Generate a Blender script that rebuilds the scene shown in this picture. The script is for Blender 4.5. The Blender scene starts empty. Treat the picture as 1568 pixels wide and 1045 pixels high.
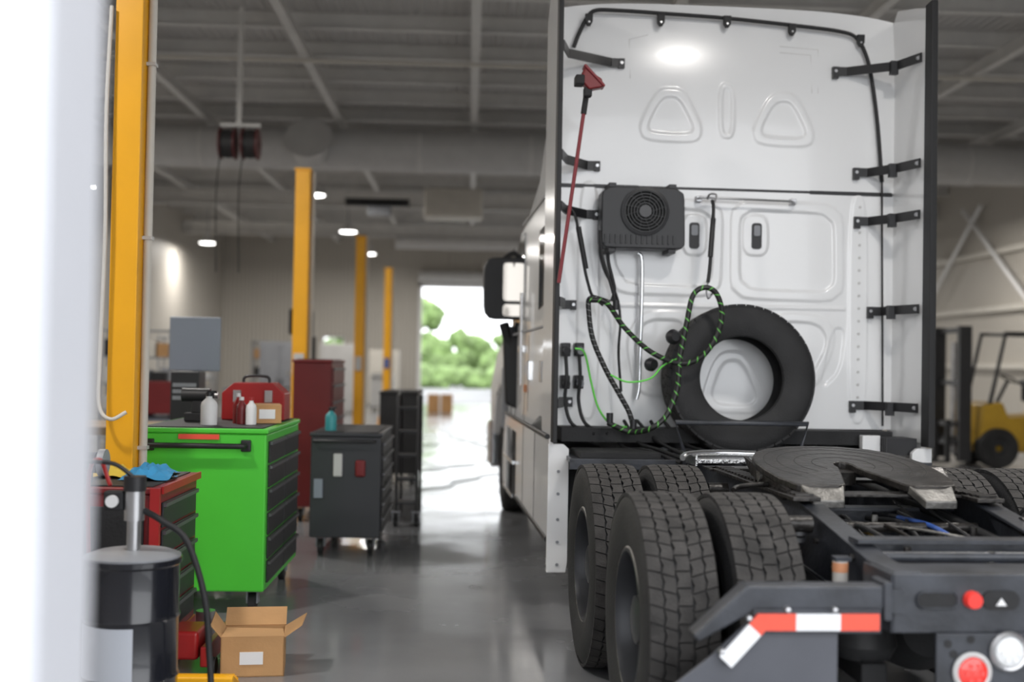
import bpy, bmesh, math, random
import numpy as np
from mathutils import Vector, Matrix
random.seed(7)
D=bpy.data
SC=bpy.context.scene
# ------------------------------------------------------------------ materials
_m={}
def mat(name,col,rough=.5,metal=0.,var=0.,scale=4.,bump=0.,bscale=60.,emit=None,es=0.,coat=0.,trans=0.):
    if name in _m: return _m[name]
    m=D.materials.new(name); m.use_nodes=True; nt=m.node_tree; b=nt.nodes['Principled BSDF']
    c=(*col,1)
    b.inputs['Base Color'].default_value=c; b.inputs['Roughness'].default_value=rough; b.inputs['Metallic'].default_value=metal
    b.inputs['Coat Weight'].default_value=coat; b.inputs['Transmission Weight'].default_value=trans
    if emit: b.inputs['Emission Color'].default_value=(*emit,1); b.inputs['Emission Strength'].default_value=es
    if var or bump:
        tc=nt.nodes.new('ShaderNodeTexCoord')
    if var:
        n=nt.nodes.new('ShaderNodeTexNoise'); n.inputs['Scale'].default_value=scale; n.inputs['Detail'].default_value=6
        r=nt.nodes.new('ShaderNodeValToRGB'); r.color_ramp.elements[0].position=.3; r.color_ramp.elements[1].position=.7
        r.color_ramp.elements[0].color=(*[max(0,x*(1-var)) for x in col],1); r.color_ramp.elements[1].color=(*[min(1,x*(1+var)) for x in col],1)
        nt.links.new(tc.outputs['Object'],n.inputs['Vector']); nt.links.new(n.outputs['Fac'],r.inputs['Fac']); nt.links.new(r.outputs['Color'],b.inputs['Base Color'])
    if bump:
        n2=nt.nodes.new('ShaderNodeTexNoise'); n2.inputs['Scale'].default_value=bscale
        bp=nt.nodes.new('ShaderNodeBump'); bp.inputs['Strength'].default_value=bump; bp.inputs['Distance'].default_value=.01
        nt.links.new(tc.outputs['Object'],n2.inputs['Vector']); nt.links.new(n2.outputs['Fac'],bp.inputs['Height']); nt.links.new(bp.outputs['Normal'],b.inputs['Normal'])
    _m[name]=m; return m
def corrug(name,col,axis,freq,rough=.5,strength=.6):
    m=mat(name,col,rough); nt=m.node_tree; b=nt.nodes['Principled BSDF']
    tc=nt.nodes.new('ShaderNodeTexCoord'); w=nt.nodes.new('ShaderNodeTexWave'); w.bands_direction=axis
    w.inputs['Scale'].default_value=freq; w.inputs['Distortion'].default_value=0
    bp=nt.nodes.new('ShaderNodeBump'); bp.inputs['Strength'].default_value=strength; bp.inputs['Distance'].default_value=.03
    nt.links.new(tc.outputs['Object'],w.inputs['Vector']); nt.links.new(w.outputs['Fac'],bp.inputs['Height']); nt.links.new(bp.outputs['Normal'],b.inputs['Normal'])
    return m
WHITE=mat('white_truck_paint',(.86,.865,.87),.2,coat=.35)
RUB=mat('black_rubber',(.016,.016,.017),.6,bump=.1)
TIRE=mat('tire_rubber',(.018,.018,.019),.7,var=.3,scale=6,bump=.25,bscale=90)
TREAD=mat('tire_tread',(.040,.037,.035),.8,var=.45,scale=10,bump=.35,bscale=120)
BLK=mat('black_plastic',(.018,.018,.02),.42,bump=.15,bscale=200)
FRM=mat('frame_black_paint',(.035,.038,.046),.36,var=.45,scale=7,bump=.15,bscale=50)
DARK=mat('dark_underbody',(.014,.014,.015),.7,var=.4,bump=.2)
GRS=mat('greasy_steel',(.032,.029,.027),.36,.45,var=.6,scale=9,bump=.5,bscale=30)
WORN=mat('worn_steel',(.17,.165,.155),.45,.7,var=.55,scale=12,bump=.3)
CHR=mat('chrome',(.75,.76,.78),.13,1.)
STEEL=mat('brushed_steel',(.5,.5,.51),.35,.9,var=.15)
GLASS=mat('dark_glass',(.02,.025,.03),.06,coat=.5)
RED=mat('red_paint',(.36,.016,.016),.35,var=.1)
REDM=mat('maroon_paint',(.18,.012,.014),.4,var=.1)
REDD=mat('dark_red_plastic',(.22,.02,.028),.45)
TAPR=mat('red_reflective_tape',(.85,.10,.06),.35)
TAPW=mat('white_reflective_tape',(.85,.86,.88),.3)
LENSR=mat('red_lens',(.75,.04,.03),.15,coat=.6,emit=(.9,.05,.03),es=.12)
LENSW=mat('clear_lens',(.75,.76,.76),.12,coat=.6)
YEL=mat('yellow_paint',(.88,.42,.01),.38,var=.08,scale=2)
YELD=mat('forklift_yellow',(.50,.30,.02),.45,var=.1)
GRN=mat('green_paint',(.085,.60,.05),.32,var=.03)
GHOSE=mat('green_hose',(.15,.75,.08),.35)
GRY=mat('gray_paint',(.26,.27,.29),.45,var=.1)
LGRY=mat('light_gray_paint',(.56,.555,.545),.45,var=.05)
MON=mat('monitor_gray',(.24,.27,.32),.4)
CARD=mat('cardboard',(.50,.28,.12),.8,var=.12,bump=.1)
LAB=mat('white_label',(.8,.8,.8),.5)
BLUE=mat('blue_cloth',(.03,.22,.42),.8,var=.2)
ORG=mat('orange_label',(.55,.24,.12),.5)
CREAM=mat('cream_paint',(.62,.59,.53),.5,var=.05)
JAMB=mat('white_wall_paint',(.54,.55,.59),.55,var=.03,scale=2)
LAMP=mat('lamp_lens',(1,1,1),.3,emit=(1,.98,.94),es=9)
WALLM=corrug('beige_metal_siding',(.50,.47,.42),'X',2.2)
WALLM2=corrug('beige_metal_siding_side',(.50,.47,.42),'Y',2.2)
DECK=corrug('ceiling_deck',(.47,.46,.45),'X',2.5)
STEELB=mat('painted_beam',(.64,.63,.61),.5,var=.06)
LEAF=mat('tree_leaves',(.19,.28,.10),.8,var=.5,scale=1.5)
BARK=mat('tree_bark',(.12,.08,.05),.9,var=.3)
ASPH=mat('outdoor_pavement',(.25,.25,.25),.8,var=.15,scale=.6)
SEAT=mat('seat_vinyl',(.02,.02,.02),.5)
MARK=mat('rubber_scuff_mark',(.155,.158,.163),.26,var=.3,scale=3)
MIR=mat('mirror',(.42,.39,.35),.08,1.)
# floor : sealed concrete
FLR=mat('sealed_concrete',(.25,.255,.265),.2); nt=FLR.node_tree; b=nt.nodes['Principled BSDF']; N=nt.nodes.new; LK=nt.links.new
tc=N('ShaderNodeTexCoord'); n=N('ShaderNodeTexNoise'); n.inputs['Scale'].default_value=.8; n.inputs['Detail'].default_value=8
cr=N('ShaderNodeValToRGB'); cr.color_ramp.elements[0].position=.3; cr.color_ramp.elements[1].position=.7; cr.color_ramp.elements[0].color=(.20,.205,.215,1); cr.color_ramp.elements[1].color=(.30,.305,.315,1)
LK(tc.outputs['Object'],n.inputs['Vector']); LK(n.outputs['Fac'],cr.inputs['Fac']); LK(cr.outputs['Color'],b.inputs['Base Color'])
n=N('ShaderNodeTexNoise'); n.inputs['Scale'].default_value=.9; n.inputs['Detail'].default_value=6
mr=N('ShaderNodeMapRange'); mr.inputs['From Min'].default_value=.35; mr.inputs['From Max'].default_value=.65; mr.inputs['To Min'].default_value=.07; mr.inputs['To Max'].default_value=.3
LK(tc.outputs['Object'],n.inputs['Vector']); LK(n.outputs['Fac'],mr.inputs['Value']); LK(mr.outputs['Result'],b.inputs['Roughness']); b.inputs['Coat Weight'].default_value=.4; b.inputs['Coat Roughness'].default_value=.12
def spiral(name,base,stripe,k=22,wd=.28):
    m=mat(name,base,.45); nt=m.node_tree; b=nt.nodes['Principled BSDF']
    uv=nt.nodes.new('ShaderNodeUVMap'); sp=nt.nodes.new('ShaderNodeSeparateXYZ'); nt.links.new(uv.outputs[0],sp.inputs[0])
    a=nt.nodes.new('ShaderNodeMath'); a.operation='MULTIPLY'; a.inputs[1].default_value=k; nt.links.new(sp.outputs[0],a.inputs[0])
    c=nt.nodes.new('ShaderNodeMath'); c.operation='ADD'; nt.links.new(a.outputs[0],c.inputs[0]); nt.links.new(sp.outputs[1],c.inputs[1])
    f=nt.nodes.new('ShaderNodeMath'); f.operation='FRACT'; nt.links.new(c.outputs[0],f.inputs[0])
    l=nt.nodes.new('ShaderNodeMath'); l.operation='LESS_THAN'; l.inputs[1].default_value=wd; nt.links.new(f.outputs[0],l.inputs[0])
    mx=nt.nodes.new('ShaderNodeMix'); mx.data_type='RGBA'; mx.inputs[6].default_value=(*base,1); mx.inputs[7].default_value=(*stripe,1)
    nt.links.new(l.outputs[0],mx.inputs[0]); nt.links.new(mx.outputs[2],b.inputs['Base Color']); return m
SPG=spiral('green_spiral_hose',(.015,.015,.015),(.13,.45,.08),17,.16)
SPW=spiral('white_spiral_hose',(.015,.015,.015),(.3,.3,.3),26,.10)
# ------------------------------------------------------------------ helpers
class G:
    def __init__(s,name,o=(0,0,0),M=None,spin=0):
        s.o=Vector(o); e=D.objects.new(name,None); e.empty_display_size=.1; SC.collection.objects.link(e)
        e.matrix_world=(M or Matrix())@Matrix.Translation(s.o)@Matrix.Rotation(spin,4,'Z'); s.e=e
class Sub:
    def __init__(s,p,name,off):
        s.o=p.o; e=D.objects.new(name,None); e.empty_display_size=.1; SC.collection.objects.link(e); e.parent=p.e; e.location=off; s.e=e
def mk(g,name,vs,fs,m,smooth=True,bevel=0,uv=None,xf=None,ang=35):
    me=D.meshes.new(name)
    o=g.o if g else Vector()
    if xf is not None: vs=[xf@Vector(v) for v in vs]
    me.from_pydata([Vector(v)-o for v in vs],[],fs)
    bm=bmesh.new(); bm.from_mesh(me); bmesh.ops.recalc_face_normals(bm,faces=bm.faces); bm.to_mesh(me); bm.free()
    if uv:
        l=me.uv_layers.new(name='UVMap')
        for lp in me.loops: l.data[lp.index].uv=uv[lp.vertex_index]
    me.materials.append(m)
    if smooth and not bevel:
        me.shade_smooth(); me.set_sharp_from_angle(angle=math.radians(ang))
    ob=D.objects.new(name,me); SC.collection.objects.link(ob)
    if g: ob.parent=g.e
    if bevel:
        bv=ob.modifiers.new('bevel','BEVEL'); bv.width=bevel; bv.segments=3; bv.limit_method='ANGLE'
        me.shade_smooth(); wn=ob.modifiers.new('wn','WEIGHTED_NORMAL')
    return ob
def box(g,name,x0,x1,y0,y1,z0,z1,m,bevel=0,xf=None):
    vs=[(x,y,z) for x in(x0,x1) for y in(y0,y1) for z in(z0,z1)]
    fs=[(0,1,3,2),(4,6,7,5),(0,4,5,1),(2,3,7,6),(0,2,6,4),(1,5,7,3)]
    return mk(g,name,vs,fs,m,False,bevel,xf=xf)
def boxes(g,name,L,m,bevel=0):
    vs=[];fs=[]
    for (x0,x1,y0,y1,z0,z1) in L:
        k=len(vs); vs+=[(x,y,z) for x in(x0,x1) for y in(y0,y1) for z in(z0,z1)]
        fs+=[tuple(k+i for i in f) for f in[(0,1,3,2),(4,6,7,5),(0,4,5,1),(2,3,7,6),(0,2,6,4),(1,5,7,3)]]
    return mk(g,name,vs,fs,m,False,bevel)
def prism(g,name,poly,plane,a,b,m,bevel=0,xf=None,smooth=False):
    f={'xz':lambda p,t:(p[0],t,p[1]),'yz':lambda p,t:(t,p[0],p[1]),'xy':lambda p,t:(p[0],p[1],t)}[plane]
    n=len(poly); vs=[f(p,a) for p in poly]+[f(p,b) for p in poly]
    fs=[tuple(range(n)),tuple(range(2*n-1,n-1,-1))]+[(i,(i+1)%n,n+(i+1)%n,n+i) for i in range(n)]
    return mk(g,name,vs,fs,m,smooth,bevel,xf=xf)
def frame_of(d):
    d=d.normalized(); u=Vector((0,0,1)) if abs(d.z)<.9 else Vector((1,0,0)); a=d.cross(u).normalized(); return a,a.cross(d)*-1
def cyl(g,name,p0,p1,r,m,seg=24,r1=None):
    p0=Vector(p0);p1=Vector(p1);a,b=frame_of(p1-p0); r1=r if r1 is None else r1
    vs=[];
    for p,rr in((p0,r),(p1,r1)):
        for i in range(seg):
            t=2*math.pi*i/seg; vs.append(p+a*math.cos(t)*rr+b*math.sin(t)*rr)
    fs=[tuple(range(seg)),tuple(range(2*seg-1,seg-1,-1))]+[(i,(i+1)%seg,seg+(i+1)%seg,seg+i) for i in range(seg)]
    return mk(g,name,vs,fs,m)
def lathe(g,name,prof,c,axis,m,seg=48,closed=False,ang=35):
    c=Vector(c);ax=Vector(axis).normalized();a,b=frame_of(ax);n=len(prof);vs=[];fs=[]
    for i in range(seg):
        t=2*math.pi*i/seg
        for r,h in prof: vs.append(c+ax*h+(a*math.cos(t)+b*math.sin(t))*max(r,.0005))
    for i in range(seg):
        j=(i+1)%seg
        for k in range(n if closed else n-1):
            l=(k+1)%n; fs.append((i*n+k,i*n+l,j*n+l,j*n+k))
    return mk(g,name,vs,fs,m,ang=ang)
def catmull(pts,res,closed=False):
    P=[Vector(p) for p in pts]; n=len(P)
    if n<3: return P
    out=[]
    rng=range(n) if closed else range(n-1)
    for i in rng:
        p1=P[i];p2=P[(i+1)%n]
        p0=P[(i-1)%n] if (closed or i>0) else p1*2-p2
        p3=P[(i+2)%n] if (closed or i+2<n) else p2*2-p1
        for k in range(res):
            t=k/res; out.append(.5*((2*p1)+(p2-p0)*t+(2*p0-5*p1+4*p2-p3)*t*t+(3*p1-p0-3*p2+p3)*t**3))
    if not closed: out.append(P[-1])
    return out
def tube(g,name,pts,r,m,seg=10,res=6,closed=False,smooth=True,flat=1.,uv=False):
    P=catmull(pts,res,closed) if smooth else [Vector(p) for p in pts]
    n=len(P); vs=[];fs=[];uvs=[];L=0;pa=None
    for i,p in enumerate(P):
        if closed: d=P[(i+1)%n]-P[i-1]
        else: d=P[min(i+1,n-1)]-P[max(i-1,0)]
        d.normalize()
        if pa is None: a,b=frame_of(d)
        else:
            a=(pa-d*pa.dot(d)).normalized(); b=d.cross(a)
        pa=a
        if i: L+=(p-P[i-1]).length
        for k in range(seg+1 if uv else seg):
            t=2*math.pi*k/seg; vs.append(p+a*math.cos(t)*r+b*math.sin(t)*r*flat); uvs.append((L,k/seg))
    S=seg+1 if uv else seg
    for i in range(n if closed else n-1):
        j=(i+1)%n
        for k in range(seg):
            l=(k+1) if uv else (k+1)%seg
            fs.append((i*S+k,i*S+l,j*S+l,j*S+k))
    if not closed and not uv: fs+= [tuple(range(S)),tuple(range((n-1)*S,(n-1)*S+S))]
    return mk(g,name,vs,fs,m,uv=uvs if uv else None,ang=60)
def chaikin(poly,it=3,closed=True,q=.25):
    P=[Vector(p) for p in poly]
    for _ in range(it):
        o=[];n=len(P)
        for i in range(n if closed else n-1):
            a=P[i];b=P[(i+1)%n]; o+= [a*(1-q)+b*q,a*q+b*(1-q)]
        P=o
    return P
def rrect(x0,x1,z0,z1,r,n=5):
    o=[]
    for cx,cz,s in((x1-r,z1-r,0),(x0+r,z1-r,90),(x0+r,z0+r,180),(x1-r,z0+r,270)):
        for i in range(n+1):
            t=math.radians(s+90*i/n); o.append((cx+r*math.cos(t),cz+r*math.sin(t)))
    return o
def ribbon(g,name,pts,h,th,m):
    vs=[];fs=[];n=len(pts)
    for i,p in enumerate(pts):
        p=Vector(p); d=(Vector(pts[min(i+1,n-1)])-Vector(pts[max(i-1,0)])); nrm=Vector((d.y,-d.x,0)).normalized()*th/2
        vs+= [p+nrm-Vector((0,0,h/2)),p+nrm+Vector((0,0,h/2)),p-nrm+Vector((0,0,h/2)),p-nrm-Vector((0,0,h/2))]
    for i in range(n-1):
        for k in range(4): fs.append((i*4+k,i*4+(k+1)%4,i*4+4+(k+1)%4,i*4+4+k))
    fs+=[(0,1,2,3),tuple((n-1)*4+k for k in range(4))]
    return mk(g,name,vs,fs,m,False)
# ------------------------------------------------------------------ room shell
ROOFZ=6.2
def solo(name,L,m): 
    return boxes(None,name,L,m)
solo('floor',[(-9.2,12.2,1.4,43.2,-.2,0)],FLR)
solo('ground_outside',[(-80,80,-60,1.4,-.25,-.02),(-80,80,43.2,140,-.25,-.02)],ASPH)
solo('wall_left',[(-9.2,-9,1.4,43.2,0,ROOFZ)],WALLM2)
solo('wall_right',[(12,12.2,1.4,43.2,0,ROOFZ)],WALLM2)
solo('wall_back',[(-9,-5.35,43,43.2,0,ROOFZ),(-5.35,-4.55,43,43.2,0,1.2),(-5.35,-4.55,43,43.2,2.4,ROOFZ),(-4.55,-1.78,43,43.2,0,ROOFZ),(-1.78,1.9,43,43.2,4.24,ROOFZ),(1.9,12,43,43.2,0,ROOFZ)],WALLM)
solo('wall_front',[(-9,-.5,1.4,1.6,0,ROOFZ),(-.5,5.0,1.4,1.6,4.6,ROOFZ),(5.0,12,1.4,1.6,0,ROOFZ)],JAMB)
solo('ceiling',[(-9.2,12.2,1.4,43.2,ROOFZ,ROOFZ+.15)],DECK)
g=G('window_1',(-4.95,43.1,1.8))
boxes(g,'frame',[(-5.35,-4.55,43.04,43.16,1.2,1.26),(-5.35,-4.55,43.04,43.16,2.34,2.4),(-5.35,-5.29,43.04,43.16,1.2,2.4),(-4.61,-4.55,43.04,43.16,1.2,2.4),(-4.97,-4.93,43.04,43.16,1.2,2.4)],LAB)
g=G('door_1',(0,43,2.1))
boxes(g,'jambs',[(-1.9,-1.78,42.9,43.02,0,4.36),(1.9,2.02,42.9,43.02,0,4.36),(-1.9,2.02,42.9,43.02,4.24,4.36)],LAB)
cyl(g,'rolled_curtain',(-1.9,42.72,4.6),(2.0,42.72,4.6),.2,LGRY)
# rubber scuff marks left by turning trucks: thin film on the slab
g=G('tire_marks',(.3,20,0))
def mark(pts,wd):
    P=catmull(pts,10); vs=[];fs=[]
    for i,p in enumerate(P):
        d=(P[min(i+1,len(P)-1)]-P[max(i-1,0)]).normalized(); nn=Vector((-d.y,d.x,0))*wd/2*(.7+.3*math.sin(i*.9)); vs+=[p+nn,p-nn]
    for i in range(len(P)-1): fs.append((2*i,2*i+1,2*i+3,2*i+2))
    mk(g,'scuff',vs,fs,MARK)
for k,(pts,wd) in enumerate((([(-.9,13.5),(-.3,14.5),(.2,16),(1.0,17),(1.4,19),(.6,23),(.3,30),(.5,42)],.34),([(-.6,16.6),(.0,17.8),(.6,19.2),(.2,22),(-.4,25),(-.5,29),(-.1,36)],.34),([(-1.3,21),(-.4,22.2),(.5,24),(1.2,27),(1.2,32),(1.0,38)],.4))):
    mark([(x,y,.002+.0012*k) for x,y in pts],wd)
g=G('ceiling_framing',(0,20,6))
L=[]
for i in range(27): 
    y=2.4+i*1.5; L+=[(-9,12,y-.05,y+.05,5.98,6.0),(-9,12,y-.01,y+.01,6.0,6.2)]
boxes(g,'purlins',L,STEELB)
L=[]
for x in(-7.2,-4.8,-2.4,0.,2.4,4.8,7.2,9.6): L+=[(x-.06,x+.06,1.7,43,5.78,5.81),(x-.012,x+.012,1.7,43,5.81,5.98)]
boxes(g,'longitudinal_joists',L,STEELB)
L=[]
for y in(22.9,30.,37.): L+=[(-9,12,y-.1,y+.1,5.4,5.43),(-9,12,y-.012,y+.012,5.43,5.75),(-9,12,y-.1,y+.1,5.75,5.78)]
boxes(g,'girders',L,STEELB)
for y,z in((12.,5.9),(16.5,5.7)): cyl(g,'sprinkler_pipe',(-9,y,z),(11.9,y,z),.03,CREAM,12)
g=G('trim_1',(12,22,3))
boxes(g,'wall_columns',[(11.7,12,y-.1,y+.1,0,5.8) for y in(10,17,24,31,38)],CREAM)
for i,y in enumerate((17,24,31)): tube(g,'brace_%d'%i,[(11.8,y,2.6),(11.8,y+4,5.4)],.05,LAB,smooth=False); tube(g,'brace_b%d'%i,[(11.8,y+7,2.6),(11.8,y+3,5.4)],.05,LAB,smooth=False)
boxes(g,'girts',[(11.85,12,1.7,43,z,z+.12) for z in(1.6,2.9,4.2)],CREAM)
g=G('ventilation_duct',(0,21.4,5.34))
cyl(g,'main_duct',(-8.98,21.4,5.34),(11.6,21.4,5.34),.37,LGRY,40)
for i,x in enumerate((-7,-4.9,-2.9,-1,1,3,5,7,9)): cyl(g,'band_%d'%i,(x,21.4,5.34),(x+.06,21.4,5.34),.385,STEELB,40)
lathe(g,'takeoff',[(.001,.0),(.3,0),(.34,.3),(.42,.5),(.001,.5)],(-2.9,21.2,5.2),(0,-.6,.3),LGRY)
for i,x in enumerate((-6,-3.7,0.4,4,8)): cyl(g,'hanger_%d'%i,(x,21.4,5.6),(x,21.4,6.0),.012,STEELB,8)
g=G('exhaust_pipe_run',(0,31,4.65)); cyl(g,'pipe',(-2,31,4.65),(11.3,31,4.65),.17,LGRY,32)
for x in(-1.5,3,8): cyl(g,'strap',(x,31,4.7),(x,31,6.0),.012,STEELB,8)
g=G('unit_heater',(-.4,24.5,4.9))
box(g,'casing',-1.0,.2,24.2,24.9,4.5,5.1,CREAM,.03); boxes(g,'louvres',[(-.92,.12,24.16,24.2,4.55+i*.09,4.59+i*.09) for i in range(6)],CREAM)
for x in(-.9,.1): cyl(g,'rod',(x,24.5,5.1),(x,24.5,5.8),.012,STEELB,8)
g=G('overhead_crane_beam',(-2.2,24,4.6)); box(g,'beam',-2.8,-1.4,26,26.2,4.95,5.1,DARK,.01); box(g,'trolley',-2.3,-1.8,25.9,26.3,4.72,4.93,GRY,.02)
for x in(-2.6,-1.6): cyl(g,'rod',(x,26.1,5.1),(x,26.1,5.8),.015,STEELB,8)
def lamp(x,y,z=5.0,power=125):
    g=G('high_bay_lamp',(x,y,z))
    lathe(g,'reflector',[(.03,.28),(.09,.27),(.11,.15),(.25,.0),(.24,.0),(.10,.14)],(x,y,z),(0,0,1),LGRY,32)
    lathe(g,'lens',[(.0,-.015),(.2,-.015),(.225,.004),(.0,.004)],(x,y,z),(0,0,1),LAMP,32)
    cyl(g,'stem',(x,y,z+.28),(x,y,6.18),.015,GRY,8)
    l=D.lights.new('high_bay_light','AREA'); l.shape='DISK'; l.size=.4; l.energy=power; l.color=(1,.96,.91)
    o=D.objects.new('light_source',l); SC.collection.objects.link(o); o.parent=g.e; o.location=(0,0,-.04)
for y in(4.5,11.,25,32,38.5): lamp(-3.35,y)
for y in(25,32,38.5): lamp(3.6,y)
lamp(2.25,4.6,5.0,65); lamp(4.6,8.2,5.2,110); lamp(-7.2,18,5.2); lamp(3.6,17)
for y in(9,24.5,36): lamp(-8.0,y); lamp(9.0,y,power=160)
# ------------------------------------------------------------------ yellow lift columns
def column(y,x=-2.0,h=3.75,a=.085):
    g=G('yellow_lift_column',(x,y,0))
    prism(g,'channel',[(x-a,y-a),(x+a,y-a),(x+a,y+a),(x+.03,y+a),(x+.03,y+a-.015),(x+a-.015,y+a-.015),(x+a-.015,y-a+.015),(x-a+.015,y-a+.015),(x-a+.015,y+a-.015),(x-.03,y+a-.015),(x-.03,y+a),(x-a,y+a)],'xy',.02,h,YEL,.006)
    box(g,'base_plate',x-.2,x+.2,y-.2,y+.2,0,.025,YEL,.004)
    boxes(g,'gussets',[(x-.006,x+.006,y-.18,y-a,.02,.2),(x+a,x+.18,y-.006,y+.006,.02,.2),(x-.18,x-a,y-.006,y+.006,.02,.2)],YEL)
    box(g,'top_cap',x-a-.01,x+a+.01,y-a-.01,y+a+.01,h,h+.03,YEL,.004)
    cyl(g,'conduit',(x+a+.025,y+.04,.3),(x+a+.025,y+.04,h),.024,CREAM,12)
    if y>10: box(g,'control_box',x-.06,x+.06,y-a-.03,y-a,1.35,1.6,mat('blue_paint',(.05,.12,.35),.4) if y>25 else LGRY,.008)
    for z in(1.0,2.2,3.2): box(g,'clamp',x+a,x+a+.052,y+.01,y+.07,z,z+.02,LGRY)
    return g
g=column(6.8,-1.96,a=.077)
tube(g,'air_hose',[(-2.05,6.69,3.5),(-2.06,6.67,2.9),(-2.05,6.67,2.2),(-2.06,6.66,1.5),(-2.05,6.64,1.25),(-1.98,6.62,1.18),(-1.9,6.64,1.22)],.011,CREAM)
for y in(14.,21.4,28.6): column(y)
g=G('hose_reel',(-2.97,15,4.25))
for k,x in enumerate((-3.1,-2.82)):
    lathe(g,'reel_%d'%k,[(.03,-.1),(.2,-.1),(.2,-.08),(.1,-.08),(.1,.08),(.2,.08),(.2,.1),(.03,.1)],(x,15,4.24),(1,0,0),mat('reel_maroon',(.10,.014,.014),.5),32)
    lathe(g,'wound_hose_%d'%k,[(.1,-.075),(.17,-.075),(.18,0),(.17,.075),(.1,.075)],(x,15,4.24),(1,0,0),RUB,32)
    tube(g,'drop_hose_%d'%k,[(x-.05,14.84,4.2),(x-.1,14.82,3.6),(x-.08,14.82,2.6)],.007,DARK)
boxes(g,'bracket',[(-3.2,-2.7,14.97,15.03,4.45,4.5),(-3.0,-2.94,14.97,15.03,4.5,5.97)],STEELB)
# ------------------------------------------------------------------ tool cabinets
def casters(g,L,r=.06,m=RUB):
    for i,(x,y) in enumerate(L):
        cyl(g,'caster_wheel_%d'%i,(x-.02,y,r),(x+.02,y,r),r,m,20); boxes(g,'caster_fork_%d'%i,[(x-.035,x-.025,y-.03,y+.03,r,.14),(x+.025,x+.035,y-.03,y+.03,r,.14),(x-.045,x+.045,y-.045,y+.045,.13,.14)],GRY)
def rollcab(name,x0,x1,y0,y1,z0,z1,body,drawer,rows,handle=True,cols=1):
    g=G(name,((x0+x1)/2,(y0+y1)/2,0))
    box(g,'body',x0,x1,y0,y1,z0,z1,body,.012)
    box(g,'top_tray',x0-.01,x1+.01,y0-.01,y1+.01,z1,z1+.03,body,.008)
    box(g,'top_mat',x0+.03,x1-.03,y0+.03,y1-.03,z1+.03,z1+.036,RUB)
    casters(g,[(x0+.08,y0+.1),(x1-.08,y0+.1),(x0+.08,y1-.1),(x1-.08,y1-.1)])
    L=[];H=[];w=(y1-y0-.1)/cols
    hh=(z1-z0-.08)/rows
    for c in range(cols):
        for r in range(rows):
            a=y0+.05+c*w+.012;bb=a+w-.024; za=z0+.04+r*hh+.006; zb=za+hh-.012
            L.append((x1,x1+.012,a,bb,za,zb)); H.append((x1+.012,x1+.026,a,bb,zb-.022,zb-.004))
    boxes(g,'drawers',L,drawer,.004); boxes(g,'drawer_pulls',H,mat('dull_aluminum',(.16,.16,.17),.4,.6))
    if handle:
        xa=x0+.09;xb=x1-.12;z=z1-.07
        tube(g,'push_handle',[(xa,y0-.0,z),(xa,y0-.07,z),(xb,y0-.07,z),(xb,y0-.0,z)],.017,BLK,smooth=False)
        for x in(xa,xb): box(g,'handle_end',x-.03,x+.03,y0-.025,y0,z-.035,z+.035,BLK,.008)
    return g
g=rollcab('green_tool_cabinet',-1.98,-1.2,7.1,8.4,.14,1.08,GRN,BLK,6,cols=2)
box(g,'brand_plate',-1.72,-1.48,7.085,7.1,1.045,1.075,TAPR)
g=rollcab('black_tool_cabinet',-1.23,-.68,9.3,10.5,.14,.93,mat('charcoal_paint',(.035,.036,.042),.4),BLK,6,handle=False,cols=1)
box(g,'hung_pliers',-1.05,-.98,9.27,9.3,.62,.8,LGRY,.01); box(g,'hung_red_tool',-.88,-.80,9.27,9.3,.62,.75,REDM,.015); box(g,'clipboard',-1.2,-1.13,9.28,9.3,.45,.60,MON,.006)
tube(g,'top_rail',[(-1.2,9.29,.9),(-1.2,9.22,.9),(-.73,9.22,.9),(-.73,9.29,.9)],.012,BLK,smooth=False)
g=rollcab('red_tool_cart',-1.98,-1.46,5.65,6.45,.14,.88,REDM,BLK,5,handle=False)
boxes(g,'corner_trim',[(-1.49,-1.445,5.62,5.65,.14,.91),(-1.445,-1.435,5.66,6.44,.88,.915)],RED)
box(g,'end_panel',-1.95,-1.52,5.63,5.65,.2,.82,DARK,.006)
g=rollcab('red_tool_cabinet',-1.66,-1.30,11.2,12.3,.14,1.5,REDM,REDM,8,handle=False)
def bottle(x,y,z,r,h,m,cap=BLK,name='spray_bottle'):
    g=G(name,(x,y,z)); lathe(g,'body',[(0,0),(r,0),(r*1.02,h*.6),(r*.9,h*.7),(r*.4,h*.82),(r*.38,h*.88),(0,h*.88)],(x,y,z),(0,0,1),m,20)
    cyl(g,'cap',(x,y,z+h*.88),(x,y,z+h),r*.45,cap,16)
    if name=='spray_bottle': boxes(g,'trigger',[(x-.012,x+.045,y-.012,y+.012,z+h*.97,z+h*1.05),(x+.02,x+.03,y-.006,y+.006,z+h*.82,z+h*.97)],cap)
zt=1.117
bottle(-1.60,7.35,zt,.05,.2,LAB); bottle(-1.43,7.5,zt,.033,.17,REDM,LAB,'aerosol_can'); bottle(-1.36,7.45,zt,.033,.17,LAB,RED,'aerosol_can')
bottle(-1.47,7.6,zt,.033,.19,RED,LAB,'aerosol_can')
g=G('parts_carton',(-1.29,7.72,zt),spin=.2); box(g,'carton',-1.4,-1.22,7.6,7.85,zt,zt+.12,CARD,.004); box(g,'label',-1.36,-1.26,7.596,7.6,zt+.03,zt+.09,LAB)
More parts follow.
